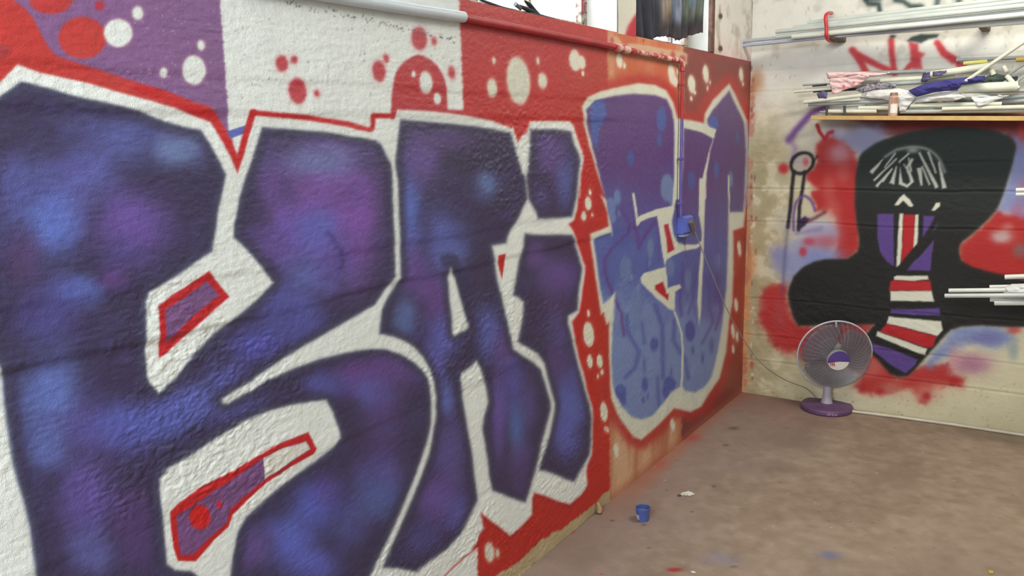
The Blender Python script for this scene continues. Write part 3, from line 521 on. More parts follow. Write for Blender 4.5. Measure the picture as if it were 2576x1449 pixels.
    for pl, c in ((B5((1265,845),(1412,845),(1415,1310),(1350,1272),(1290,1180),(1268,1060)), V), (B5((1465,842),(1497,842),(1492,1000),(1488,1150),(1462,1318),(1438,1315),(1447,1100)), Wt), (B5((1500,850),(1602,852),(1590,1145),(1530,1240),(1475,1318),(1492,1050)), R3), (B5((1606,850),(1636,850),(1625,1118),(1588,1152)), Wt),
                  (B5((1676,862),(1828,865),(1790,975),(1670,1078)), V), (B5((1775,1072),(1750,1230),(1742,1345),(1535,1348),(1640,1230)), V), (B6((1380,0),(1330,0),(1415,70),(1412,0)), V), (B6((1738,-60),(1745,0),(1735,112),(1535,98),(1600,20),(1690,-60)), V), (B6((1437,-20),(1440,40),(1450,78),(1470,60),(1475,-20)), Wt),
                  (B6((1415,165),(1440,155),(1715,155),(1725,185),(1600,200),(1420,195)), Wt), (B6((1385,200),(1420,195),(1600,202),(1740,198),(1752,290),(1370,287)), R3), (B6((1380,292),(1750,290),(1775,385),(1385,378)), Wt), (B6((1385,450),(1560,455),(1820,442),(1830,508),(1600,505),(1385,488)), V),
                  (B6((1370,520),(1600,540),(1835,560),(1850,640),(1805,692),(1600,640),(1350,578)), Wt), (B6((1348,582),(1600,645),(1800,695),(1762,790),(1715,800),(1290,652)), R3), (B6((1268,650),(1712,808),(1692,862),(1640,850),(1256,692)), Wt), (B6((1208,755),(1400,810),(1625,905),(1605,950),(1520,1028),(1400,960),(1225,822)), V),
                  (B5((1420,768),(1465,700),(1505,668),(1560,720),(1588,768),(1575,782),(1550,778),(1500,725),(1455,772)), Wt), (B5((1752,812),(1790,745),(1825,742),(1828,775),(1775,818)), Wt)):
        P.poly(pl, c, 2)
    P.line(B5((1820,850),(1700,1060),(1540,1240),(1470,1330)), 13, (31, 31, 29), 3)
    G = (196, 200, 190)
    P.line(spline(B5((1335,335),(1450,270),(1600,248),(1720,272),(1810,345),(1868,470)), False, 5), 6, (158, 166, 162), 5, .9)
    P.blob(2296, 378, 14, 7, (156, 164, 160), .9)
    def wedge(x0, y0, x1, y1, w0, w1, c=G):
        a = np.array((x0, y0), float); b = np.array((x1, y1), float); n = np.array((-(b-a)[1], (b-a)[0])); n /= np.linalg.norm(n)
        P.poly([tuple(q) for q in ((1850, 300)+np.array([a+n*w0, b+n*w1, b-n*w1, a-n*w0])/3.548)], c, 2, .95)
    for q in ((1320,355,1210,478,4,20),(1440,350,1235,545,7,9),(1400,440,1258,600,6,13),(1430,300,1330,430,8,6),(1400,440,1312,560,6,8),(1440,420,1395,575,6,22),(1640,435,1662,588,22,10),(1665,420,1735,588,8,7),(1640,295,1800,612,10,16),(1720,290,1790,480,10,8),(1815,380,1865,615,7,20),(1550,300,1460,385,8,8),(1545,340,1570,470,6,9),(1500,400,1530,440,6,5)): wedge(*q)
    P.poly(B5((1470,430),(1490,560),(1530,585),(1560,560),(1540,480),(1560,460),(1592,560),(1535,612),(1455,578)), G, 2); P.line(B5((1575,360),(1535,430),(1545,470)), 7, G, 3)
    # red tag on the upper wall and dark letters above
    RT = (196, 58, 66)
    for ln, w in ((B2((1180,410),(1240,490),(1290,590)), 17), (B2((1230,450),(1380,530),(1520,590)), 15), (B2((1495,330),(1500,450),(1520,590)), 14), (B2((1870,350),(1930,430),(2010,480),(2050,530),(2085,535)), 15)): P.line(ln, w, (220, 140, 140), 9, .35); P.line(ln, w, RT, 5, .95)
    P.poly(B2((1640,340),(1715,355),(1720,410),(1762,440),(1735,480),(1745,560),(1660,560),(1600,590),(1570,590),(1650,500),(1650,420)), RT, 6, .95, noise=3)
    P.poly(B2((1870,400),(1880,350),(1960,440),(2020,500),(1990,520),(1900,450)), RT, 6, .9)
    TL = (46, 62, 62)
    P.poly(B2((1622,335),(1660,300),(1740,278),(1885,278),(1870,305),(1800,320),(1740,350),(1680,340)), TL, 4, .95); P.ell(2246, 92, 7, 4, TL, 3, .9)
    P.line(B2((1280,-10),(1310,30),(1390,35),(1400,80)), 12, TL, 6, .95); P.line(B2((1290,-5),(1400,-10)), 10, TL, 6, .9); P.line(B2((1530,0),(1600,15),(1650,50),(1740,55)), 12, TL, 7, .95); P.line(B2((1880,-40),(1865,40)), 14, TL, 8, .8); P.line(B2((2040,-40),(2045,10)), 16, TL, 8, .8); P.line(B2((2200,-50),(2190,2)), 12, TL, 8, .7)
    for _ in range(70): P.ell(rng.uniform(1895, 2560), rng.uniform(0, 290), rng.uniform(.6, 2), rng.uniform(1, 5), (140, 136, 126), 1.5, .5, ang=rng.uniform(-.5, .5))
    for _ in range(120): P.ell(rng.uniform(1890, 2560), rng.uniform(960, 1080), rng.uniform(.6, 3), rng.uniform(.6, 2.4), (130, 118, 84), 1.6, .5)
    return P
zs = np.concatenate([np.linspace(0, 2.42, 405)]); xs = np.concatenate([np.linspace(0, 1.62, 300), np.linspace(1.63, 2.9, 110)])
Xg, Zg = np.meshgrid(xs, zs, indexing='ij'); wx = Xg.ravel(); wz = Zg.ravel()
BR = [(on_y(2260, 480).z, .004), (on_y(2300, 409).z, .002), (on_y(2110, 769).z, .002), (on_y(1960, 914).z, .003), (on_y(2100, 220).z, .002), (on_y(2000, 173).z, .002), (.38, .002), (on_y(1950, 560).z, .003)]
dd = (fbm(wx*3, wz*6, 4, 2)-.5)*.006+np.clip((fbm(wx*2, wz*2, 3, 1)-.4)*4, 0, 1)*(fbm(wx*26, wz*40, 4, 3)-.5)*.005
for z0, h in BR:
    t = wz-z0-(fbm(wx*4, wx*0+z0, 3, 4)-.5)*.02; dd = dd-h*np.exp(-(t/.004)**2)+h*.5*np.exp(-((t-.012)/.008)**2)
px, py = project(np.stack([wx, wx*0, wz], 1))
P = paint_back(px, py, wx, wz)
D2 = dd.reshape(Xg.shape); gx = np.gradient(D2, xs, axis=0); gz = np.gradient(D2, zs, axis=1)
nr = np.stack([-gx, -np.ones_like(gx), -gz], -1).reshape(-1, 3); nr /= np.linalg.norm(nr, axis=1, keepdims=True)
nz = len(zs); i0 = (np.arange(len(xs)-1)[:, None]*nz+np.arange(nz-1)[None, :]).ravel(); F = np.stack([i0, i0+nz, i0+nz+1, i0+1], 1)
bp = {}; split_grid(bp, np.stack([wx, -dd, wz], 1), F, s2l(np.clip(P.c, 0, 255))*.95, nr, P.id, None, None)
MWB = wall_material('painted_back_wall', .62, .5, 300, .3)
wall_b = fast_mesh('wall_back', *merge(bp, 0), MWB); wall_b['kind'] = 'structure'
o = fast_mesh('painted_figure', *merge(bp, 1), MWB, wall_b); o['label'] = 'black hooded figure with a violet, white and red scarf, sprayed on the wall'

# ------------------------------------------------------------------ floor with overspray and stains
xs = np.concatenate([np.linspace(0, 1.9, 270), np.linspace(1.93, 4.4, 80)]); ys = np.concatenate([np.linspace(-6, -3.03, 90), np.linspace(-3.0, 0, 420)]); Xg, Yg = np.meshgrid(xs, ys, indexing='ij'); wx = Xg.ravel(); wy = Yg.ravel()
px, py = project(np.stack([wx, wy, wx*0], 1)); P = Paint(px, py, (157, 138, 120), .5)
n1 = fbm(wx*2.2, wy*2.2, 5, 1)[:, None]; n2 = fbm(wx*22, wy*22, 4, 2)[:, None]
P.c[:] += (n1-.5)*36+(n2-.5)*34
k = np.clip((.62-wx[:, None]+(n1-.5)*.7)/.5, 0, 1)*.6; P.c[:] = P.c*(1-k)+np.array((140, 120, 116.))*k
k = np.clip((.10-wx[:, None]+(n1-.5)*.16)/.08, 0, 1)*np.clip((wy[:, None]+2.0)/.4, 0, 1)*.45; P.c[:] = P.c*(1-k)+np.array((180, 88, 62.))*k
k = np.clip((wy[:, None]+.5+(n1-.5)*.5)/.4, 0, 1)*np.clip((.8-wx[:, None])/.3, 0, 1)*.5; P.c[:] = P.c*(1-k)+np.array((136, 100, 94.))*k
k = np.clip((n1-.54)*5, 0, 1)*.4; P.c[:] = P.c*(1-k)+np.array((116, 96, 84.))*k
for x, y, rx, ry, c, a in ((1420,1335,20,6,(176,40,60),.7),(1320,1412,16,6,(170,50,70),.5),(1550,1224,16,7,(180,50,56),.6),(1740,1100,24,9,(176,60,64),.5),(1660,1165,22,10,(176,70,64),.4),(1696,1433,16,4,(180,40,46),.9),(1513,1444,5,2,(170,40,46),.9),(2087,1396,28,10,(112,118,160),.8),(1812,1405,46,18,(120,118,150),.55),(1844,1077,14,4,(90,70,70),.7),(1827,1119,8,3,(90,70,70),.6),(1480,1286,9,4,(170,50,60),.8),(2492,1440,6,3,(150,110,70),.5),(1620,1320,7,3,(80,66,64),.7),(1632,1378,6,2,(90,76,70),.7),(1845,1425,8,3,(104,84,80),.6),(1677,1233,5,3,(120,60,56),.7),(1796,1223,4,3,(90,76,74),.7),(1741,1287,3,2,(90,70,66),.8),(1540,1309,3,1.5,(80,66,64),.8),(1950,1180,60,14,(126,104,94),.4),(2250,1200,80,20,(128,106,92),.4)):
    P.blob(x, y, rx, ry, c, a, wob=.5)
for _ in range(90): P.ell(rng.uniform(1380, 2560), rng.uniform(1060, 1440), rng.uniform(.8, 2.6), rng.uniform(.5, 1.2), (216, 208, 196) if rng.random() < .35 else (92, 78, 70), .8, .7)
nz = len(ys); i0 = (np.arange(len(xs)-1)[:, None]*nz+np.arange(nz-1)[None, :]).ravel(); F = np.stack([i0, i0+nz, i0+nz+1, i0+1], 1)
MF = wall_material('concrete_floor', .7, .5, 260, .35)
hz = (fbm(wx*12, wy*12, 4, 3)-.5)*.0008
flo = fast_mesh('floor', np.stack([wx, wy, hz-.0006], 1), F, s2l(np.clip(P.c, 0, 255))*.95, None, MF); flo['kind'] = 'structure'
conc = mat('plain_concrete', (158, 136, 118), .8, var=.15, scale=6, bump=.3)
white_pl = mat('white_plaster', (222, 224, 218), .7, var=.05, scale=8, bump=.25)
m = MB(); m.box((-.3, -12, -.2), (6, .3, -.004)); o = m.build('floor_slab', conc, flo)
m = MB(); m.box((-.22, -12, -.1), (-.008, .25, SILL-.006)); o = m.build('wall_core', white_pl, wall_l)
m = MB(); m.box((-.008, -12, 0), (0, -4.9, SILL)); m.build('wall_end', white_pl, wall_l)
m = MB(); m.box((-.008, -4.9, 0), (-.0045, -3.56, .52)); m.build('wall_foot', white_pl, wall_l)
m = MB(); m.box((-.2, .008, -.1), (6, .22, 3.05)); m.build('wall_core', white_pl, wall_b)
m = MB(); m.box((2.895, -.001, 0), (4.4, .01, 3)); m.box((0, -.001, 2.415), (2.9, .01, 3)); m.build('wall_end', white_pl, wall_b)
m = MB(); m.box((1.9, -9.1, 0), (4.4, -9, 3.0)); o = m.build('wall_rear', white_pl); o['kind'] = 'structure'
m = MB(); m.box((4.4, -9, -.1), (4.6, .25, 3.05)); o = m.build('wall_right', white_pl); o['kind'] = 'structure'
m = MB(); m.box((-.3, -9, 3.0), (6, .25, 3.1)); o = m.build('ceiling', white_pl); o['kind'] = 'structure'
# ------------------------------------------------------------------ windows above the mural wall
ZH = 2.78; TH = .2                                    # head height, wall thickness
def yL(x, y, X=0.0): return on_x(x, y, X).y
Y1a, Y1b = -3.9, yL(1555, 92); Y2a, Y2b = yL(1600, 104), yL(1796, 140)
def painted_pier(name, y0, y1, painter):
    ys = np.linspace(y0, y1, max(8, int((y1-y0)/.006))); zs = np.linspace(SILL-.004, ZH, 150)
    Yg, Zg = np.meshgrid(ys, zs, indexing='ij'); wy = Yg.ravel(); wz = Zg.ravel(); px, py = project(np.stack([wy*0, wy, wz], 1))
    P = painter(px, py, wy, wz); nz = len(zs); i0 = (np.arange(len(ys)-1)[:, None]*nz+np.arange(nz-1)[None, :]).ravel()
    F = np.stack([i0, i0+nz, i0+nz+1, i0+1], 1); d = (fbm(wy*20, wz*20, 4, 2)-.5)*.005*np.clip((wz-SILL)/.02, 0, 1)
    fast_mesh(name, np.stack([d, wy, wz], 1), F, s2l(np.clip(P.c, 0, 255))*.95, None, MWB, wall_l)
    m = MB(); m.box((-TH, y0, SILL-.006), (-.006, y1, ZH)); m.build('pier_core', white_pl, wall_l)
def pp1(px, py, wy, wz):
    P = Paint(px, py, (214, 212, 200)); P.poly([(1604, 30), (1612, 106), (1566, 112), (1572, 90), (1585, 60)], (182, 44, 60), 6, .95, noise=4)
    P.poly([(1530, 88), (1552, 92), (1550, 120), (1530, 118)], (176, 48, 58), 4); P.poly([(1556, 96), (1575, 98), (1574, 130), (1556, 128)], (178, 60, 66), 4, .8); return P
def pp2(px, py, wy, wz):
    P = Paint(px, py, (232, 228, 222)); n = fbm(wy*12, wz*12, 5, 3)[:, None]; k = np.clip((n-.52)*6, 0, 1)*.5; P.c[:] = P.c*(1-k)+np.array((170, 158, 146.))*k
    k = np.clip((SILL+.12-wz[:, None])/.12, 0, 1)*.5; P.c[:] = P.c*(1-k)+np.array((236, 200, 196.))*k
    for x, y in ((1813, 41), (1812, 122)): P.ell(x, y, 5, 7, (74, 58, 50), 2, .95); P.ell(x-2, y-8, 2, 14, (120, 90, 76), 3, .6)
    P.line([(1892, 5), (1893, 70)], 2, (120, 112, 104), 2, .6); return P
painted_pier('window_pier', Y1b, Y2a, pp1); painted_pier('window_pier', Y2b, 0.0, pp2)
m = MB(); m.box((-TH, -12, ZH), (0, 0, 3.0)); m.box((-TH, -12, SILL-.006), (0, Y1a, ZH)); m.build('lintel', white_pl, wall_l)
frame_m = mat('window_timber', (186, 176, 164), .7, c2=(120, 96, 84), scale=40, bump=.3, thr=(.35, .55))
brown_m = mat('weathered_timber', (126, 96, 80), .8, c2=(74, 56, 48), scale=30, bump=.4)
gm, nt, b = nmat('dusty_glass'); N = nt.nodes; L = nt.links
tr = N.new('ShaderNodeBsdfTransparent'); gl = N.new('ShaderNodeBsdfGlossy'); tl = N.new('ShaderNodeBsdfTranslucent'); mx = N.new('ShaderNodeMixShader'); mx2 = N.new('ShaderNodeMixShader')
gl.inputs['Roughness'].default_value = .08; tl.inputs[0].default_value = (.9, .93, .95, 1)
no = N.new('ShaderNodeTexNoise'); no.inputs['Scale'].default_value = 7; tcg = N.new('ShaderNodeTexCoord'); L.new(tcg.outputs['Object'], no.inputs[0])
mrg = N.new('ShaderNodeMapRange'); mrg.inputs['From Min'].default_value = .4; mrg.inputs['From Max'].default_value = .7; mrg.inputs['To Min'].default_value = .1; mrg.inputs['To Max'].default_value = .35
L.new(no.outputs[0], mrg.inputs[0]); L.new(mrg.outputs[0], mx.inputs[0]); L.new(tr.outputs[0], mx.inputs[1]); L.new(tl.outputs[0], mx.inputs[2])
mx2.inputs[0].default_value = .05; L.new(mx.outputs[0], mx2.inputs[1]); L.new(gl.outputs[0], mx2.inputs[2]); L.new(mx2.outputs[0], N['Material Output'].inputs[0])
def window(name, y0, y1, mull, fm):
    w = empty(name, (0, 0, 0)); w['kind'] = 'structure'; X = -TH+.005
    m = MB(); m.box((X, y0, SILL-.004), (X+.05, y1, SILL+.045)); m.build('frame_rail', fm, w)
    m = MB(); m.box((X, y0, ZH-.05), (X+.05, y1, ZH)); m.build('frame_rail', fm, w)
    for y, wd_ in [(y0+.025, .05), (y1-.025, .05)]:
        m = MB(); m.box((X, y-wd_/2, SILL+.045), (X+.05, y+wd_/2, ZH-.05), .004); m.build('frame_post', fm, w)
    ys = [y0+.05]
    for y, wd_ in mull:
        m = MB(); m.box((X+.006, y-wd_/2, SILL+.045), (X+.045, y+wd_/2, ZH-.05), .003); m.build('mullion', fm, w); ys += [y-wd_/2, y+wd_/2]
    ys.append(y1-.05)
    for i in range(0, len(ys), 2):
        m = MB(); m.box((X+.022, ys[i]-.004, SILL+.041), (X+.026, ys[i+1]+.004, ZH-.046)); m.build('pane', gm, w)
    return w
XF = -TH+.03
window('window_1', Y1a, Y1b, [(yL(1322, 20, XF), .018), (yL(1395, 30, XF)-.55, .02)], frame_m)
window('window_2', Y2a, Y2b, [(yL(1681, 100, XF), .02), (yL(1738, 110, XF), .022)], frame_m)
# red brush marks on the frame post of window 1
redm = mat('red_paint', (168, 52, 60), .6)
m = MB(); yy0 = Y1b-.052; Xp = -TH+.056
for a, b_ in (((0, .16), (.0, .11)), ((-.012, .165), (.014, .16)), ((.022, .15), (.02, .115)), ((.022, .15), (.034, .15)), ((.02, .113), (.034, .112))):
    m.tube([(Xp, yy0+a[0]+.012, SILL+a[1]-.02), (Xp, yy0+b_[0]+.012, SILL+b_[1]-.02)], .0025, 6)
o = m.build('paint_mark', redm, bpy.data.objects['window_1'])
# weathered strip at the end of window 2
m = MB(); ya = yL(1790, 130); m.box((-.012, ya-.022, SILL+.0), (.008, ya+.018, ZH), .003)
o = m.build('trim_1', brown_m); o['kind'] = 'structure'
# curtain of rags
cm, nt, b = nmat('rag_cloth'); N = nt.nodes; L = nt.links
at = N.new('ShaderNodeAttribute'); at.attribute_name = 'Col'; L.new(at.outputs['Color'], b.inputs['Base Color']); b.inputs['Roughness'].default_value = .9
XR = -.03; ya = yL(1598, 60, XR); yb = yL(1762, 80, XR)
nu, nv = 120, 90; us = np.linspace(0, 1, nu); V = []; C_ = []
bot = [(0, 104), (.08, 108), (.13, 100), (.2, 102), (.3, 92), (.42, 88), (.52, 92), (.6, 100), (.66, 100), (.72, 90), (.8, 88), (.9, 84), (1, 82)]
zt = ZH-.02
for u in us:
    xp = 1598+164*u; yb_ = np.interp(u, [q[0] for q in bot], [q[1] for q in bot])+rng.normal(0, 1.2)
    y = ya+(yb-ya)*u; zb = on_x(xp, yb_, XR).z
    for v in np.linspace(0, 1, nv):
        z = zt+(zb-zt)*v; fold = .018*math.sin(u*38+2*math.sin(u*9))*(.35+.65*v)+.006*math.sin(u*110+v*5)
        V.append((XR+fold+.01*math.sin(v*7+u*4), y+.004*math.sin(v*13+u*20), z))
V = np.array(V); U_ = np.repeat(us, nv); Vv = np.tile(np.linspace(0, 1, nv), nu)
n = fbm(U_*14, Vv*9, 4, 2)[:, None]; n2 = fbm(U_*60, Vv*6, 3, 4)[:, None]
c = np.array((38, 40, 48.))*np.ones((len(V), 1))
def strip(a, b_, col, v0=0, v1=1):
    k = (1/(1+np.exp(-(U_-a)*160)))*(1/(1+np.exp((U_-b_)*160)))*(1/(1+np.exp(-(Vv-v0)*60)))*(1/(1+np.exp((Vv-v1)*60))); return k[:, None], np.array(col, float)
for a, b_, col, v0, v1 in ((.32, .42, (92, 84, 78), 0, .95), (.4, .5, (84, 76, 66), 0, .93), (.5, .66, (86, 92, 108), .62, .9), (.66, 1.1, (70, 76, 70), 0, .9), (.5, .95, (92, 74, 70), 0, .5), (.72, .9, (72, 88, 100), .64, .8), (.3, 1.1, (48, 42, 46), .92, 1.1)):
    k, col = strip(a, b_, col, v0, v1); c = c*(1-k)+col*k
c = c*(.75+.9*n)*(.85+.5*n2)
i0 = (np.arange(nu-1)[:, None]*nv+np.arange(nv-1)[None, :]).ravel(); F = np.stack([i0, i0+nv, i0+nv+1, i0+1], 1)[:, ::-1]
rag = fast_mesh('rag_curtain', V, F.copy(), s2l(np.clip(c, 0, 255)), None, cm); sd = rag.modifiers.new('thick', 'SOLIDIFY'); sd.thickness = .004
setp(rag, label='dark tattered rag curtain hanging in the window opening next to the corner', category='curtain')
m = MB(); m.tube([(XR, ya-.02, zt-.002), (XR, yb+.02, zt-.002)], .006, 8); m.build('rod', frame_m, rag)
# loose window stay lying on the sill
blk = mat('black_iron', (44, 46, 56), .5, metal=.3, bump=.2)
st = empty('window_stay', on_x(1330, 40, -.03), label='broken black iron window stay lying on the sill below the first window', category='latch')
def rel(e, pts): return [Vector(p)-e.location for p in pts]
m = MB(); m.tube(rel(st, [on_x(1205, -2, -.03), on_x(1262, 22, -.03), on_x(1310, 38, -.03), on_x(1345, 40, -.03), on_x(1440, 66, -.03), on_x(1500, 82, -.03)]), [.004, .009, .012, .013, .009, .003], 8); auto_smooth(m.build('bar', blk, st))
m = MB(); m.tube(rel(st, [on_x(1300, 12, -.03), on_x(1318, 20, -.03), on_x(1340, 30, -.03), on_x(1352, 40, -.03)]), [.004, .007, .01, .012], 8); auto_smooth(m.build('arm', blk, st))
m = MB(); m.tube(rel(st, [on_x(1320, 2, -.03), on_x(1332, 12, -.03), on_x(1345, 30, -.03), on_x(1372, 55, -.03)]), [.003, .008, .01, .006], 8); auto_smooth(m.build('arm', blk, st))
m = MB(); m.tube(rel(st, [on_x(1296, 10, -.03), on_x(1310, 22, -.03)]), [.008, .006], 8); auto_smooth(m.build('clip', mat('grey_iron', (110, 116, 124), .4, metal=.3), st))

# ------------------------------------------------------------------ conduit along the wall
whp = mat('white_painted_pipe', (206, 214, 220), .4, var=.04, scale=20); redp = mat('red_painted_pipe', (180, 48, 56), .4, c2=(150, 40, 46), scale=14)
mixp = mat('pink_stained_pipe', (220, 178, 168), .45, c2=(170, 56, 60), scale=22, thr=(.44, .54)); vio = mat('violet_painted_pipe', (96, 88, 158), .3, c2=(82, 72, 140), scale=10)
cond = empty('electrical_conduit', on_x(1715, 152, .012), label='electrical conduit pipe running under the windows and down to the blue box', category='pipe')
def pp(x, y, X=.018): return on_x(x, y, X)
m = MB(); m.tube(rel(cond, [pp(560, -55), pp(900, 1), pp(1040, 24), pp(1166, 43)]), .0165, 12); auto_smooth(m.build('pipe', whp, cond))['label'] = 'white painted length of conduit'
m = MB(); m.tube(rel(cond, [pp(1166, 45), pp(1300, 70), pp(1430, 95), pp(1552, 119)]), .0125, 12); auto_smooth(m.build('pipe', redp, cond))['label'] = 'red painted length of conduit'
m = MB(); m.tube(rel(cond, [pp(1545, 118), pp(1580, 126)]), .0165, 12); auto_smooth(m.build('coupling', mixp, cond))
m = MB(); m.tube(rel(cond, [pp(1578, 125), pp(1640, 138), pp(1698, 151)]), .0115, 12); auto_smooth(m.build('pipe', mixp, cond))
e0, e1, e2 = pp(1694, 150), pp(1714, 156), pp(1716, 180)
m = MB(); m.tube(rel(cond, spline([e0, pp(1706, 151.5), e1, pp(1717, 165), e2], False, 4)), .0125, 12); auto_smooth(m.build('elbow', mixp, cond))
m = MB(); m.tube(rel(cond, [pp(1716, 178), pp(1715.5, 300)]), .0078, 12); auto_smooth(m.build('pipe', redp, cond))
m = MB(); m.tube(rel(cond, [pp(1715.5, 300), pp(1713, 420), pp(1712, 548)]), .0078, 12); auto_smooth(m.build('pipe', vio, cond))['label'] = 'violet painted length of conduit'
for x, y in ((1715.8, 212), (1713.5, 400), (1712, 512)):
    p = pp(x, y); m = MB(); m.box((p.x-.014-cond.location.x, p.y-.014-cond.location.y, p.z-.006-cond.location.z), (p.x+.009-cond.location.x, p.y+.014-cond.location.y, p.z+.006-cond.location.z), .002); m.build('clip', redp if y < 300 else vio, cond)
blu = mat('blue_box_plastic', (92, 108, 192), .35, var=.05)
p0, p1 = on_x(1700, 546), on_x(1729, 583); jb = empty('junction_box', (0, (p0.y+p1.y)/2, p1.z), label='blue painted socket box on the mural wall below the vertical conduit', category='socket')
hw = (p1.y-p0.y)/2*.72; hh = p0.z-p1.z
m = MB(); m.box((0, -hw, 0), (.034, hw, hh), .005); m.build('housing', blu, jb)
m = MB(); m.box((.034, -hw*.85, hh*.08), (.042, hw*.85, hh*.95), .004); m.build('flap', blu, jb)
m = MB(); m.box((.0, -hw*.75, -.014), (.03, hw*.75, 0), .003); m.build('outlet', mat('pale_blue_plastic', (150, 166, 206), .4), jb)

# ------------------------------------------------------------------ table fan
FY = -.20
fb = on_z(2079, 1029, .0); fan = empty('table_fan', (fb.x, fb.y, .0015), label='table fan with clear blades and violet round base on the floor in the corner', category='fan')
dep = float((np.array(fb)-CAM)@fw); k = dep/FOC
to_cam = Vector((CAM[0]-fb.x, CAM[1]-fb.y, 0)).normalized()
violet = mat('violet_plastic', (104, 74, 112), .5, c2=(88, 62, 98), scale=20); greypl = mat('light_grey_plastic', (172, 166, 176), .45, var=.05)
rb = 61*k
m = MB(); m.lathe([(rb*.97, 0), (rb, .006), (rb, .022), (rb*.96, .030), (rb*.6, .036), (.045, .040), (0.0, .040)], 48); auto_smooth(m.build('base', violet, fan))
smear = mat('white_smear', (196, 180, 190), .6)
m = MB(); ang0 = math.atan2(to_cam.y, to_cam.x)
glyphs = [[(0, 0), (0, 1), (.7, 0), (.7, 1)], [(0, 0), (0, 1), (.6, 1)], [(.6, 1), (0, .8), (0, .2), (.6, 0)], [(0, 0), (.35, 1), (.7, 0)], [(0, 0), (0, 1), (.6, .6), (0, .45)]]
for gi, g in enumerate(glyphs):
    pts = []
    for (u, v) in g:
        a = ang0+.05+(gi*.085+u*.08); pts.append((math.cos(a)*(rb+.0008), math.sin(a)*(rb+.0008), .008+v*.011))
    m.tube(pts, .0016, 5)
m.build('lettering', smear, fan)
hub_z = on_y(2098, 892, fb.y).z
m = MB(); m.lathe([(.034, .036), (.031, .05), (.024, .09), (.023, hub_z-.20), (.024, hub_z-.12)], 24, (0, 0, 0)); auto_smooth(m.build('neck', greypl, fan))
hubc = Vector(on_y(2099, 892, fb.y-.02))-fan.location
# head axes: n = towards the room, tilted a little up
n_ = (to_cam+Vector(CR)*.27+Vector((0, 0, -.12))).normalized(); ux = Vector((0, 0, 1)).cross(n_).normalized(); uy = n_.cross(ux)
def hp(a, r, d): return hubc+ux*(r*math.cos(a))+uy*(r*math.sin(a))+n_*d
RG = 88*k
m = MB(); nb = 28
back = [(.03, -.11), (.06, -.105), (.065, -.02), (.05, .0)]
for (r, d) in back: m.v += [tuple(hp(2*math.pi*i/nb, r, d)) for i in range(nb)]
for j in range(3):
    for i in range(nb): m.f.append((j*nb+i, j*nb+(i+1) % nb, (j+1)*nb+(i+1) % nb, (j+1)*nb+i))
m.f.append(tuple(range(nb))[::-1]); m.f.append(tuple(range(3*nb, 4*nb))); auto_smooth(m.build('motor_housing', greypl, fan))
blade_m, nt, b = nmat('smoky_blade_plastic'); b.inputs['Base Color'].default_value = (*s2l((112, 110, 124)), 1); b.inputs['Alpha'].default_value = .5; b.inputs['Roughness'].default_value = .25
bl_parent = None
for q in range(3):
    m = MB(); nr_, na = 8, 16; a0 = q*2*math.pi/3+.3
    for i in range(nr_):
        r = .035+(RG*.93-.035)*i/(nr_-1); sp = .95+.32*math.sin(math.pi*min(1, i/(nr_-1)*.9))
        for j in range(na):
            a = a0+(j/(na-1)-.5)*2*sp*.82; d = .012+(j/(na-1)-.5)*.03
            m.v.append(tuple(hp(a, r*(1-.05*abs(j/(na-1)-.5)**2*4*(i == nr_-1)), d)))
    for i in range(nr_-1):
        for j in range(na-1): m.f.append((i*na+j, i*na+j+1, (i+1)*na+j+1, (i+1)*na+j))
    o = m.build('blade', blade_m, fan, True); s_ = o.modifiers.new('t', 'SOLIDIFY'); s_.thickness = .002
wire = mat('grey_guard_wire', (150, 148, 152), .45, metal=.2, var=.03)
for nm, dd_, sgn in (('front_guard', .085, 1), ('rear_guard', -.045, -1)):
    m = MB(); nw = 40
    for i in range(nw):
        a = 2*math.pi*i/nw; pts = []
        for t in np.linspace(0, 1, 6):
            r = .05+(RG-.05)*t; pts.append(hp(a+.22*t*sgn, r, dd_*(1-t**3)+.004*sgn))
        m.tube(pts, .0007, 3, False)
    for t in np.linspace(.04, .97, 34 if sgn > 0 else 14):
        m.tube([hp(2*math.pi*i/48, .05+(RG-.05)*t, dd_*(1-t**3)+.005*sgn) for i in range(49)], .0007, 3, False)
    m.build(nm, wire, fan)
m = MB(); m.tube([hp(2*math.pi*i/64, RG, 0) for i in range(65)], .0052, 8, False); auto_smooth(m.build('guard_rim', mat('pale_rim_plastic', (196, 190, 198), .35), fan), 80)
m = MB(); m.tube([hp(math.pi/2+.05, RG*.86, .02), hp(math.pi/2+.05, RG*1.01, .008)], .006, 6); m.build('guard_catch', greypl, fan)
# hub cap painted half violet, half white
rc = 26*k; capw = mat('white_cap', (222, 218, 208), .5, var=.03); capv = mat('violet_cap_paint', (84, 62, 134), .5, var=.08); capr = mat('red_cap_paint', (190, 70, 60), .5)
def hub_local(x, y, d): return hubc+ux*x+uy*y+n_*d
m = MB(); nb = 32
for (r, d) in ((rc, .070), (rc, .086), (rc*.93, .092), (0.001, .096)): m.v += [tuple(hp(2*math.pi*i/nb, r, d)) for i in range(nb)]
for j in range(3):
    for i in range(nb): m.f.append((j*nb+i, j*nb+(i+1) % nb, (j+1)*nb+(i+1) % nb, (j+1)*nb+i))
m.f.append(tuple(range(3*nb, 4*nb))); cap = auto_smooth(m.build('hub_cap', capw, fan))
pts = [(rc*.985*math.cos(a), rc*.985*math.sin(a)) for a in np.linspace(-.08, math.pi+.22, 24)]
m = MB(); m.v = [tuple(hub_local(x, y, .0935+.0035*(1-math.hypot(x, y)/rc))) for x, y in pts]+[tuple(hub_local(0, -.002, .0975))]; m.f = [(i, i+1, 24) for i in range(23)]
m.build('violet_half', capv, cap)
m = MB()
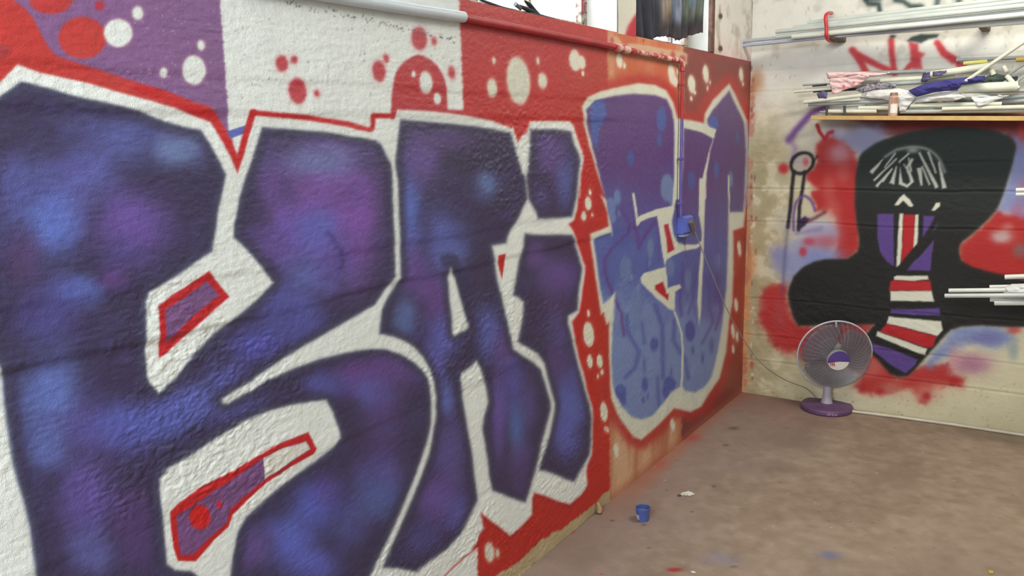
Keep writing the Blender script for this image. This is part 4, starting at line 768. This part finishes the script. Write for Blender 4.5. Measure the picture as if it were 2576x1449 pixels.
for x0, y0, x1, y1 in ((-.78, -.12, -.7, -.42), (-.62, -.1, -.55, -.48), (-.45, -.1, -.34, -.5), (-.62, -.28, -.45, -.3)): m.tube([hub_local(rc*x0, rc*y0, .0972), hub_local(rc*x1, rc*y1, .0972)], .0022, 5)
m.build('red_marks', capr, cap)
# cord from the box to the fan
s0 = on_x(1741, 566, .05); e0 = fb+Vector((-.02, .10, .012)); cpx = [(1741, 572), (1762, 618), (1795, 700), (1830, 780), (1868, 850), (1905, 903), (1945, 938), (1985, 960), (2030, 978), (2062, 1000)]
pts = [s0]
for i, (x, y) in enumerate(cpx[1:]):
    t = ((x-1741)/(2062-1741)); d0 = float((np.array(s0)-CAM)@fw); d1 = float((np.array(e0)-CAM)@fw); D = d0+(d1-d0)*t
    rr = ray(x, y); pts.append(Vector(CAM+rr*(D/FOC)))
for p in pts: p.y = min(p.y, -.03); p.x = max(p.x, .02)
cord = empty('power_cord', pts[0], label='thin grey fan cord sagging from the blue socket box to the fan', category='cord')
m = MB(); m.tube(rel(cord, spline([tuple(p) for p in pts]+[tuple(e0)], False, 5)), .0024, 8); m.build('cable', mat('grey_cable', (138, 130, 116), .6), cord, True)
m = MB(); m.tube(rel(cord, [s0+Vector((.0, -.02, .02)), s0, s0+Vector((0, .018, -.03)), s0+Vector((0, .03, -.055))]), [.013, .015, .011, .005], 10); auto_smooth(m.build('plug', mat('brown_grey_plug', (110, 100, 96), .5), cord))

# ------------------------------------------------------------------ pipe rack high on the back wall
PVC = mat('grey_pvc', (196, 204, 198), .42, c2=(180, 188, 184), scale=7); PVC2 = mat('white_pvc', (216, 220, 212), .4, c2=(200, 204, 196), scale=9); PVC3 = mat('bluish_pvc', (172, 182, 196), .4, var=.05); darkin = mat('dark_hole', (50, 50, 50), .9)
def pipe(name, a, b_, r, m_, label, group, hollow=True, cat='pipe', n=14, capm=None):
    a = Vector(a); b_ = Vector(b_); e = empty(name, a, label=label, category=cat, group=group); t = (b_-a).normalized()
    m = MB(); m.tube([(0, 0, 0), b_-a], r, n, cap=False)
    a2 = MB(); a2.tube([(0, 0, 0), b_-a], r*.8, n, cap=False); nn = len(m.v); m.v += a2.v; m.f += [tuple(reversed([i+nn for i in f])) for f in a2.f]
    for i in range(n): m.f.append((i, nn+i, nn+(i+1) % n, (i+1) % n)); m.f.append((n+i, n+(i+1) % n, nn+n+(i+1) % n, nn+n+i))
    auto_smooth(m.build('tube', m_, e))
    m = MB(); m.tube([t*.02, t*.022], r*.8, n); m.build('bore', capm or darkin, e)
    return e
GR = 'long plastic pipes on the high wall rack'
rack = [((1828, 119), (2680, 36), .0085, -0.145, -0.230, PVC3, 'lowest and thinnest pale blue pipe of the high rack, reaching nearest the corner'),
 ((1850, 106), (2680, 24), .010, -0.145, -0.260, PVC3, 'second lowest pale blue pipe at the corner end of the high rack'),
 ((1952, 93), (2680, 17), .0115, -0.165, -0.300, PVC, 'grey pipe lying above the pale blue pair on the high rack'),
 ((1952, 80), (2680, 3), .0115, -0.175, -0.330, PVC, 'grey pipe in the middle of the high rack bundle'),
 ((1996, 70), (2680, -9), .0115, -0.165, -0.330, PVC, 'grey pipe second from the top of the high rack bundle'),
 ((2032, 58), (2680, -20), .0125, -0.165, -0.330, PVC, 'topmost grey pipe of the high rack bundle'),
 ((1993, 93), (2680, 26), .0125, -0.200, -0.350, PVC2, 'white pipe at the front of the high rack bundle behind the red hook'),
 ((2113, 88), (2680, 47), .0130, -0.160, -0.240, PVC2, 'lowest white pipe resting on the wooden blocks under the high rack')]
for a, b_, r, Ya, Yb, m_, lb in rack: pipe('plastic_pipe', on_y(*a, Ya), on_y(*b_, Yb), r, m_, lb, GR)
hk = spline([tuple(on_y(2092, 33, -.02)), tuple(on_y(2084, 33, -.21)), tuple(on_y(2077, 42, -.268)), tuple(on_y(2079, 70, -.268)), tuple(on_y(2079, 92, -.258)), tuple(on_y(2086, 102, -.16)), tuple(on_y(2096, 103, -.01))], False, 4)
m = MB(); m.tube(hk, .0095, 10); o = auto_smooth(m.build('rack_hook', mat('red_coated_steel', (206, 48, 58), .4)), 60); setp(o, label='red hook on the back wall holding the pipe bundle', category='hook')
wb = mat('dark_wood_block', (120, 108, 92), .8, c2=(92, 80, 68), scale=16, bump=.2)
for (x, y, w, h, lb) in ((2100, 91, 18, 16, 'small wooden support block below the red hook'), (2474, 61, 16, 16, 'small wooden support block under the right of the high pipes')):
    p = on_y(x, y, -.17); s = 4.9/2000; m = MB(); m.box((p.x-w*s/2, -.185, p.z-h*s/2), (p.x+w*s/2, .0, p.z+h*s/2), .004); o = m.build('support_block', wb); setp(o, label=lb, category='bracket')

# ------------------------------------------------------------------ shelf and the pile on it
SY = -.24; pl = on_y(2040, 291, SY); ztop = pl.z; woodm = mat('pine_edge', (196, 166, 104), .7, c2=(176, 142, 86), scale=18, bump=.15)
shelf = empty('wall_shelf', (pl.x, 0, ztop-.02), label='long pine shelf board on the back wall carrying the pile of poles and flags', category='shelf')
pr = on_y(2576, 292, SY); TILT = (pr.z-pl.z)/(pr.x-pl.x)
def shz(x): return ztop+(x-pl.x)*TILT
m = MB(); m.box((0, SY, -.002), (1.62, .0, .02), .0015); o = m.build('board', woodm, shelf); shelf.rotation_euler = (0, -math.atan(TILT), 0)
GP = 'flag poles and tubes piled on the shelf'
gray = mat('pole_grey', (164, 170, 168), .5, c2=(140, 146, 146), scale=12); cream = mat('pole_cream', (214, 216, 198), .5, c2=(190, 194, 180), scale=10); drk = mat('pole_dark', (60, 68, 70), .5)
ply = [((2020,214),(2150,207),.006,-.10,-.12,gray,'thin grey pole topmost at the left end of the shelf pile'),
 ((1998,231),(2190,214),.008,-.13,-.12,cream,'pale pole sticking out furthest left from the shelf pile'),
 ((2044,216),(2080,213),.006,-.14,-.14,drk,'short dark rod end left of the red and white flag'),
 ((2046,230),(2200,222),.007,-.10,-.12,drk,'dark rod standing in for the shaded gap below the furthest left pale pole'),  # dark filler for the shade in the gap between the poles
 ((2022,257),(2168,240),.010,-.19,-.18,cream,'thick pale tube at the lower left of the shelf pile'),
 ((2034,263),(2330,250),.010,-.16,-.14,gray,'grey tube under the thick pale tube on the shelf'),
 ((2165,252),(2250,252),.016,-.13,-.13,gray,'short thick grey tube left of the spray can'),
 ((2082,280),(2205,280),.010,-.17,-.17,cream,'cream tube lying on the board at the left end'),
 ((2160,272),(2350,270),.012,-.15,-.15,cream,'cream tube behind the foot of the spray can'),
 ((2265,281),(2700,277),.010,-.18,-.18,gray,'grey pole lying on the board right of the spray can'),
 ((2290,266),(2520,262),.012,-.17,-.15,cream,'bright cream tube right of the spray can'),
 ((2370,274),(2700,266),.010,-.205,-.20,cream,'cream pole at the front right of the shelf'),
 ((2420,262),(2700,246),.012,-.12,-.12,gray,'grey tube under the white pointed cloth'),
 ((2290,254),(2700,240),.012,-.10,-.10,gray,'grey tube behind the navy flag'),
 ((2110,186),(2420,176),.010,-.06,-.06,gray,'grey pole along the wall above the patterned cloth'),
 ((2215,203),(2400,192),.012,-.08,-.08,cream,'pale tube above the patterned cloth'),
 ((2210,213),(2330,206),.011,-.10,-.10,gray,'grey tube end over the patterned cloth'),
 ((2330,190),(2490,166),.018,-.13,-.10,cream,'thick pale roll slanting above the navy flag'),
 ((2410,223),(2560,217),.024,-.19,-.17,cream,'fat white tube under the slanting white pole'),
 ((2408,230),(2700,226),.010,-.15,-.15,gray,'grey pole below the fat white tube'),
 ((2411,217),(2640,62),.0095,-.225,-.30,cream,'long slanting white pole crossing the right of the shelf pile'),
 ((2406,151),(2640,142),.009,-.06,-.10,gray,'grey pole topmost at the right of the shelf pile'),
 ((2424,159),(2484,154),.009,-.10,-.10,mat('yellow_tube',(214,208,96),.5,c2=(226,220,150),scale=14),'short yellow tube beside the slanting white pole'),
 ((2556,150),(2700,144),.012,-.12,-.12,mat('ochre_tube',(190,160,70),.5),'ochre tube at the right edge of the photo above the pile'),
 ((2524,166),(2533,181),.010,-.16,-.16,cream,'short upright white tube in the tangle right of the slanting pole'),
 ((2532,190),(2562,223),.011,-.17,-.18,cream,'short white tube leaning down right in the tangle'),
 ((2526,204),(2536,220),.010,-.15,-.15,cream,'short white tube standing just above the fat white tube'),
 ((2494,176),(2500,188),.012,-.12,-.12,cream,'stubby white tube end in the dark of the tangle'),
 ((2540,186),(2640,120),.006,-.14,-.16,gray,'thin grey rod rising right from the tangle, upper of two'),
 ((2548,214),(2640,140),.006,-.16,-.18,gray,'thin grey rod rising right from the tangle, lower of two'),
 ((2470,205),(2560,200),.016,-.09,-.09,drk,'dark green roll at the back of the tangle')]
for a, b_, r, Ya, Yb, m_, lb in ply: pipe('flag_pole' if r < .011 else 'plastic_tube', on_y(*a, Ya), on_y(*b_, Yb), r, m_, lb, GP, cat='pole' if r < .011 else 'tube', n=12)
def cloth(name, outline, Y, m_, label, group, dY=.03, thick=.006, folds=26, seed=1, bulge=.02):
    """thick folded cloth lying in the pile: outline given on the plane Y"""
    P_ = np.array(outline, float); x0, y0 = P_.min(0); x1, y1 = P_.max(0); nx = max(8, int((x1-x0)/2)); ny = max(5, int((y1-y0)/2))
    V = []; idx = {}; ok = {}
    q = Paint(np.array([x0]), np.array([y0]), (0, 0, 0), 0)
    gx, gy = np.meshgrid(np.linspace(x0, x1, nx+1), np.linspace(y0, y1, ny+1), indexing='ij'); q.x = gx.ravel(); q.y = gy.ravel()
    sd = q.sd_poly(P_, np.arange(q.x.size)).reshape(gx.shape); F_ = []
    mx_ = max(3.0, -sd.min())
    for i in range(nx+1):
        for j in range(ny+1):
            if sd[i, j] > 1.6: continue
            d = max(0, -sd[i, j])/mx_; f = (fbm(np.array([gx[i, j]/folds]), np.array([gy[i, j]/(folds*.35)]), 3, seed)[0]-.5)
            X_, Y_ = gx[i, j], gy[i, j]
            if sd[i, j] > -1:      # pull the rim onto the outline
                ga = (sd[min(i+1, nx), j]-sd[max(i-1, 0), j]); gb = (sd[i, min(j+1, ny)]-sd[i, max(j-1, 0)]); gl_ = math.hypot(ga, gb)+1e-6; X_ -= sd[i, j]*ga/gl_; Y_ -= sd[i, j]*gb/gl_
            idx[i, j] = len(V); V.append(on_y(X_, Y_, Y-dY*(i/nx)-bulge*math.sqrt(d)-f*.03))
    for i in range(nx):
        for j in range(ny):
            k4 = [(i, j), (i, j+1), (i+1, j+1), (i+1, j)]
            if all(t in idx for t in k4): F_.append(tuple(idx[t] for t in k4))
    base = Vector(V[0]); o = mesh_obj(name, [v-base for v in V], F_, m_, smooth=True, loc=base); s_ = o.modifiers.new('thick', 'SOLIDIFY'); s_.thickness = thick; s_.offset = -1
    setp(o, label=label, category='cloth' if 'flag' not in name else 'flag', group=group); return o
navy = mat('navy_cloth', (56, 54, 122), .85, c2=(46, 46, 104), scale=12, bump=.3); whc = mat('white_cloth', (216, 216, 212), .85, c2=(190, 194, 196), scale=9, bump=.4)
pink = mat('pink_stained_cloth', (222, 192, 190), .85, c2=(196, 84, 96), scale=22, bump=.2, thr=(.32, .44)); pat = mat('grey_patterned_cloth', (160, 156, 164), .9, c2=(88, 86, 96), scale=70, bump=.3, thr=(.4, .6))
slate = mat('slate_violet_cloth', (98, 94, 130), .85, c2=(84, 82, 116), scale=12)
GC = 'flags and cloths in the shelf pile'
cloth('folded_flag', [(2284,228),(2320,213),(2350,205),(2400,198),(2440,193),(2478,190),(2476,206),(2420,214),(2408,226),(2350,232),(2306,244)], -.205, navy, 'navy blue flag bundled in the middle of the shelf pile', GC)
cloth('white_cloth', [(2174,246),(2180,232),(2215,225),(2262,222),(2286,228),(2306,245),(2290,262),(2278,280),(2262,281),(2258,262),(2220,250)], -.165, whc, 'crumpled white cloth between the spray can and the navy flag', GC, seed=2)
cloth('white_cloth', [(2306,246),(2350,236),(2408,228),(2430,246),(2400,254),(2340,256),(2290,262)], -.17, whc, 'smooth white cloth wedge below the navy flag', GC, seed=3)
cloth('white_cloth', [(2441,243),(2500,242),(2540,240),(2498,256),(2460,269)], -.215, whc, 'small white pointed cloth hanging at the front right of the shelf', GC, seed=4, dY=.0, bulge=.006)
cloth('striped_flag', [(2086,197),(2130,194),(2182,184),(2188,194),(2150,218),(2108,232),(2095,237),(2088,216)], -.18, pink, 'pink stained white flag corner hanging at the left of the shelf pile', GC, seed=5, bulge=.008)
cloth('rolled_flag', [(2078,182),(2110,180),(2200,182),(2240,184),(2200,193),(2150,193),(2082,198)], -.17, pink, 'rolled pink stained flag lying on the left of the shelf pile', GC, seed=6, bulge=.02)
cloth('patterned_cloth', [(2150,226),(2170,212),(2215,206),(2260,212),(2250,222),(2200,226),(2170,234)], -.15, pat, 'grey patterned cloth stuffed under the pale tubes', GC, seed=7)
cloth('patterned_cloth', [(2054,236),(2070,228),(2082,232),(2080,248),(2060,250)], -.16, slate, 'small slate cloth at the left end behind the thick pale tube', GC, seed=3)
cloth('slate_cloth', [(2316,206),(2322,184),(2340,180),(2338,198),(2326,208)], -.15, slate, 'small slate violet flag patch left of the thick pale roll', GC, seed=1, bulge=.006)
cloth('slate_cloth', [(2346,180),(2382,177),(2380,184),(2346,192)], -.15, slate, 'narrow slate violet flag patch above the thick pale roll', GC, seed=2, bulge=.006)
cloth('white_cloth', [(2338,226),(2230,262),(2100,270),(2060,282),(2120,285),(2280,286),(2420,286),(2560,284),(2600,250),(2500,236)], -.07, whc, 'large pale sheet bedding the bottom of the shelf pile', GC, seed=5, bulge=.03, dY=0)
cloth('green_cloth', [(2474,196),(2500,184),(2530,190),(2540,208),(2500,214),(2470,212)], -.11, mat('dark_green_cloth', (66, 80, 74), .9), 'dark green cloth in the tangle behind the short white tubes', GC, seed=6)
for (x, y0_, y1_, lb) in ((2080, 263, 285, 'left of two short dark pegs under the thick pale tube'), (2125, 261, 285, 'right of two short dark pegs under the thick pale tube')):
    a = on_y(x, y0_, -.19); a2 = on_y(x, y1_+2, -.19); m = MB(); m.tube([(0, 0, 0), a-a2], [.006, .007], 10); o = auto_smooth(m.build('wooden_peg', drk)); o.location = (a2.x, a2.y, shz(a2.x)); setp(o, label=lb, category='peg', group='pegs on the shelf')
# spray can
ca = on_y(2246, 286, -.215); zc = shz(ca.x); hcan = on_y(2247, 233, -.215).z-zc; rcan = 9.6*4.75/2000
can = empty('spray_can', (ca.x, ca.y, zc), label='rose gold spray can standing on the shelf edge', category='can')
rose = mat('rose_can', (208, 176, 160), .35, c2=(186, 150, 134), scale=14)
m = MB(); m.lathe([(rcan*.92, 0), (rcan, .004), (rcan, hcan*.82), (rcan*.75, hcan*.88), (rcan*.62, hcan*.885)], 24); auto_smooth(m.build('body', rose, can))
m = MB(); m.lathe([(rcan*.80, hcan*.862), (rcan*.84, hcan*.87), (rcan*.82, hcan*.985), (rcan*.7, hcan), (0.0, hcan)], 20); auto_smooth(m.build('lid', mat('brown_lid', (150, 112, 100), .4), can))
m = MB(); A = math.atan2(-1, .15)
for z in (hcan*.12, hcan*.5): m.v += [(math.cos(A+t)*(rcan+.0006), math.sin(A+t)*(rcan+.0006), z) for t in np.linspace(-.6, 1.0, 10)]
m.f = [(i, i+1, 11+i, 10+i) for i in range(9)]; m.build('paper_label', capw, can)
m = MB()
for z in (hcan*.55, hcan*.78): m.v += [(math.cos(A+t)*(rcan+.0006), math.sin(A+t)*(rcan+.0006), z) for t in np.linspace(-.4, 1.0, 10)]
m.f = [(i, i+1, 11+i, 10+i) for i in range(9)]; m.build('colour_patch', mat('brown_patch', (168, 126, 106), .4), can)

# ------------------------------------------------------------------ poles jutting in from the right
GQ = 'white poles jutting in at the right edge'
for a, b_, r, Ya, Yb, m_, lb in (((2387,731),(2720,728),.0105,-.40,-.44,PVC2,'white pole second from the left tip in the right-hand bundle'), ((2377,744),(2720,742),.0105,-.44,-.48,PVC,'grey pole reaching furthest left in the right-hand bundle'), ((2528,697),(2720,690),.0115,-.36,-.38,PVC2,'topmost white pole of the right-hand bundle'),
    ((2490,722),(2720,718),.010,-.37,-.40,PVC2,'white pole between the topmost and the front poles at the right'), ((2491,754),(2720,752),.0105,-.38,-.42,PVC2,'white pole second from the bottom of the right-hand bundle'), ((2502,763),(2720,762),.0105,-.42,-.46,PVC2,'lowest white pole of the right-hand bundle'),
    ((2556,478),(2720,474),.010,-.30,-.32,PVC2,'upper of two white pole ends at the right edge beside the hood'), ((2556,489),(2720,487),.010,-.30,-.32,PVC2,'lower of two white pole ends at the right edge beside the hood')):
    pipe('white_pole', on_y(*a, Ya), on_y(*b_, Yb), r, m_, lb, GQ, cat='pole')
cloth('rolled_flag', [(2527,722),(2545,714),(2640,712),(2680,716),(2680,752),(2600,756),(2528,752),(2522,738)], -.40, whc, 'white rolled flag wrapped round the right-hand poles', None, seed=4, bulge=.05, thick=.01)
cloth('flag_patch', [(2566,744),(2590,738),(2650,738),(2650,750),(2580,752)], -.455, slate, 'violet patch of the rolled flag at the right edge', None, seed=2, bulge=.004)
for z_, lb in ((on_y(2640, 772, -.4).z, 'steel wall arm carrying the right-hand poles'), (on_y(2640, 500, -.3).z, 'steel wall arm carrying the two upper right poles')):
    xx_ = on_y(2655, 700, -.4).x; m = MB(); m.box((xx_, -.56, z_-.012), (xx_+.03, 0, z_+.006), .002); m.box((xx_, -.02, z_-.12), (xx_+.03, 0, z_-.012), .002); o = m.build('steel_bracket', blk); setp(o, label=lb, category='bracket')

# ------------------------------------------------------------------ things on the floor
# white tube along the foot of the back wall
fp = [on_z(*q, .009) for q in ((2140, 1034), (2253, 1048), (2400, 1068), (2576, 1090), (2760, 1118))]
fp = [Vector((p.x, min(p.y, -.012), .0085)) for p in fp]
m = MB(); m.tube([p-fp[0] for p in fp], .0085, 10); o = auto_smooth(m.build('floor_tube', mat('dirty_white_tube', (206, 200, 182), .5, c2=(186, 178, 160), scale=10)), 60); o.location = fp[0]; setp(o, label='dirty white tube lying on the floor along the back wall', category='tube')
# paint cup
cb = on_z(1617, 1307, 0); kc = float((np.array(cb)-CAM)@fw)/FOC
cup = empty('paint_cup', (cb.x, cb.y+.0, 0.0006), label='small blue plastic paint cup on the floor near the mural', category='cup')
bluc = mat('blue_cup_plastic', (80, 98, 160), .4, c2=(68, 84, 146), scale=30); hc = 36*kc*.93; r0, r1 = 15*kc, 17.5*kc
m = MB(); m.lathe([(r0, 0), (r0*1.02, hc*.1), (r1*.97, hc*.72), (r1*1.04, hc*.74), (r1*1.07, hc*.98), (r1*1.0, hc), (r1*.95, hc*.97), (r1*.92, hc*.74), (r0*.93, hc*.32)], 32, cap=False)
m.f.append(tuple(range(31, -1, -1))); auto_smooth(m.build('cup_body', bluc, cup))
m = MB(); m.lathe([(r1*.925, hc*.66), (r1*.6, hc*.655), (.0, hc*.65)], 28, cap=False); m.build('paint_residue', mat('dried_paint', (96, 116, 136), .5), cup)
m = MB(); A = math.atan2(CAM[1]-cb.y, CAM[0]-cb.x)
for z, rr_ in ((hc*.12, r0*1.03+.0008), (hc*.52, r0+(r1-r0)*.7+.0012)): m.v += [(math.cos(A+t)*rr_, math.sin(A+t)*rr_, z) for t in np.linspace(-1.25, -.55, 8)]
m.f = [(i, i+1, 9+i, 8+i) for i in range(7)]; m.build('sticker', mat('white_sticker', (190, 190, 200), .6, c2=(130, 130, 150), scale=160), cup)
def crumple(name, c, sx, sy, sz, m_, seed, **k):
    r = random.Random(seed); import bmesh
    bm = bmesh.new(); bmesh.ops.create_icosphere(bm, subdivisions=3, radius=1)
    for v in bm.verts:
        n = r.uniform(.6, 1.12); v.co = Vector((v.co.x*sx*n, v.co.y*sy*n, max(-.2, v.co.z)*sz*r.uniform(.5, 1.2)))
    zmin = min(v.co.z for v in bm.verts)
    for v in bm.verts: v.co.z -= zmin
    me = bpy.data.meshes.new(name); bm.to_mesh(me); bm.free(); me.materials.append(m_); o = bpy.data.objects.new(name, me); COLL.objects.link(o); o.location = (c.x, c.y, .0005); return setp(o, **k)
paper = mat('crumpled_paper', (214, 208, 200), .8, var=.08, scale=60)
c = on_z(1730, 1245, 0); crumple('crumpled_paper', c, .030, .013, .013, paper, 2, label='crumpled white paper scrap on the floor behind the blue cup', category='litter').rotation_euler = (0, 0, .6)
c = on_z(1709, 1248, 0); crumple('dark_crumb', c, .011, .006, .006, mat('dark_litter', (92, 78, 66), .9), 3, label='dark crumb lying left of the white paper scrap', category='litter')
c = on_z(1744, 1440, 0); crumple('paper_flake', c, .012, .007, .004, paper, 5, label='tiny white flake on the floor at the bottom of the photo', category='litter')
c = on_z(2493, 1441, 0); m = MB(); rk = .009; m.lathe([(rk, 0), (rk, .005), (rk*.8, .0065), (0, .0065)], 18); o = auto_smooth(m.build('bottle_cap', mat('yellow_cap', (196, 172, 70), .5))); o.location = (c.x, c.y, .0006); setp(o, label='small yellow cap on the floor at the lower right', category='cap')
c = on_z(1479, 1284, 0); stub = empty('paper_stub', (max(c.x, .02), c.y, .0006), label='small brown paper stub standing at the foot of the mural wall', category='litter')
m = MB(); m.tube([(-.004, 0, .002), (.0, .0, .024), (-.012, .002, .048)], [.011, .010, .007], 8); auto_smooth(m.build('roll', mat('brown_paper', (176, 140, 104), .8), stub), 70)
m = MB(); m.tube([(-.004, 0, 0), (-.004, 0, .006)], .012, 8); m.build('charred_end', mat('charred', (84, 66, 60), .9), stub)
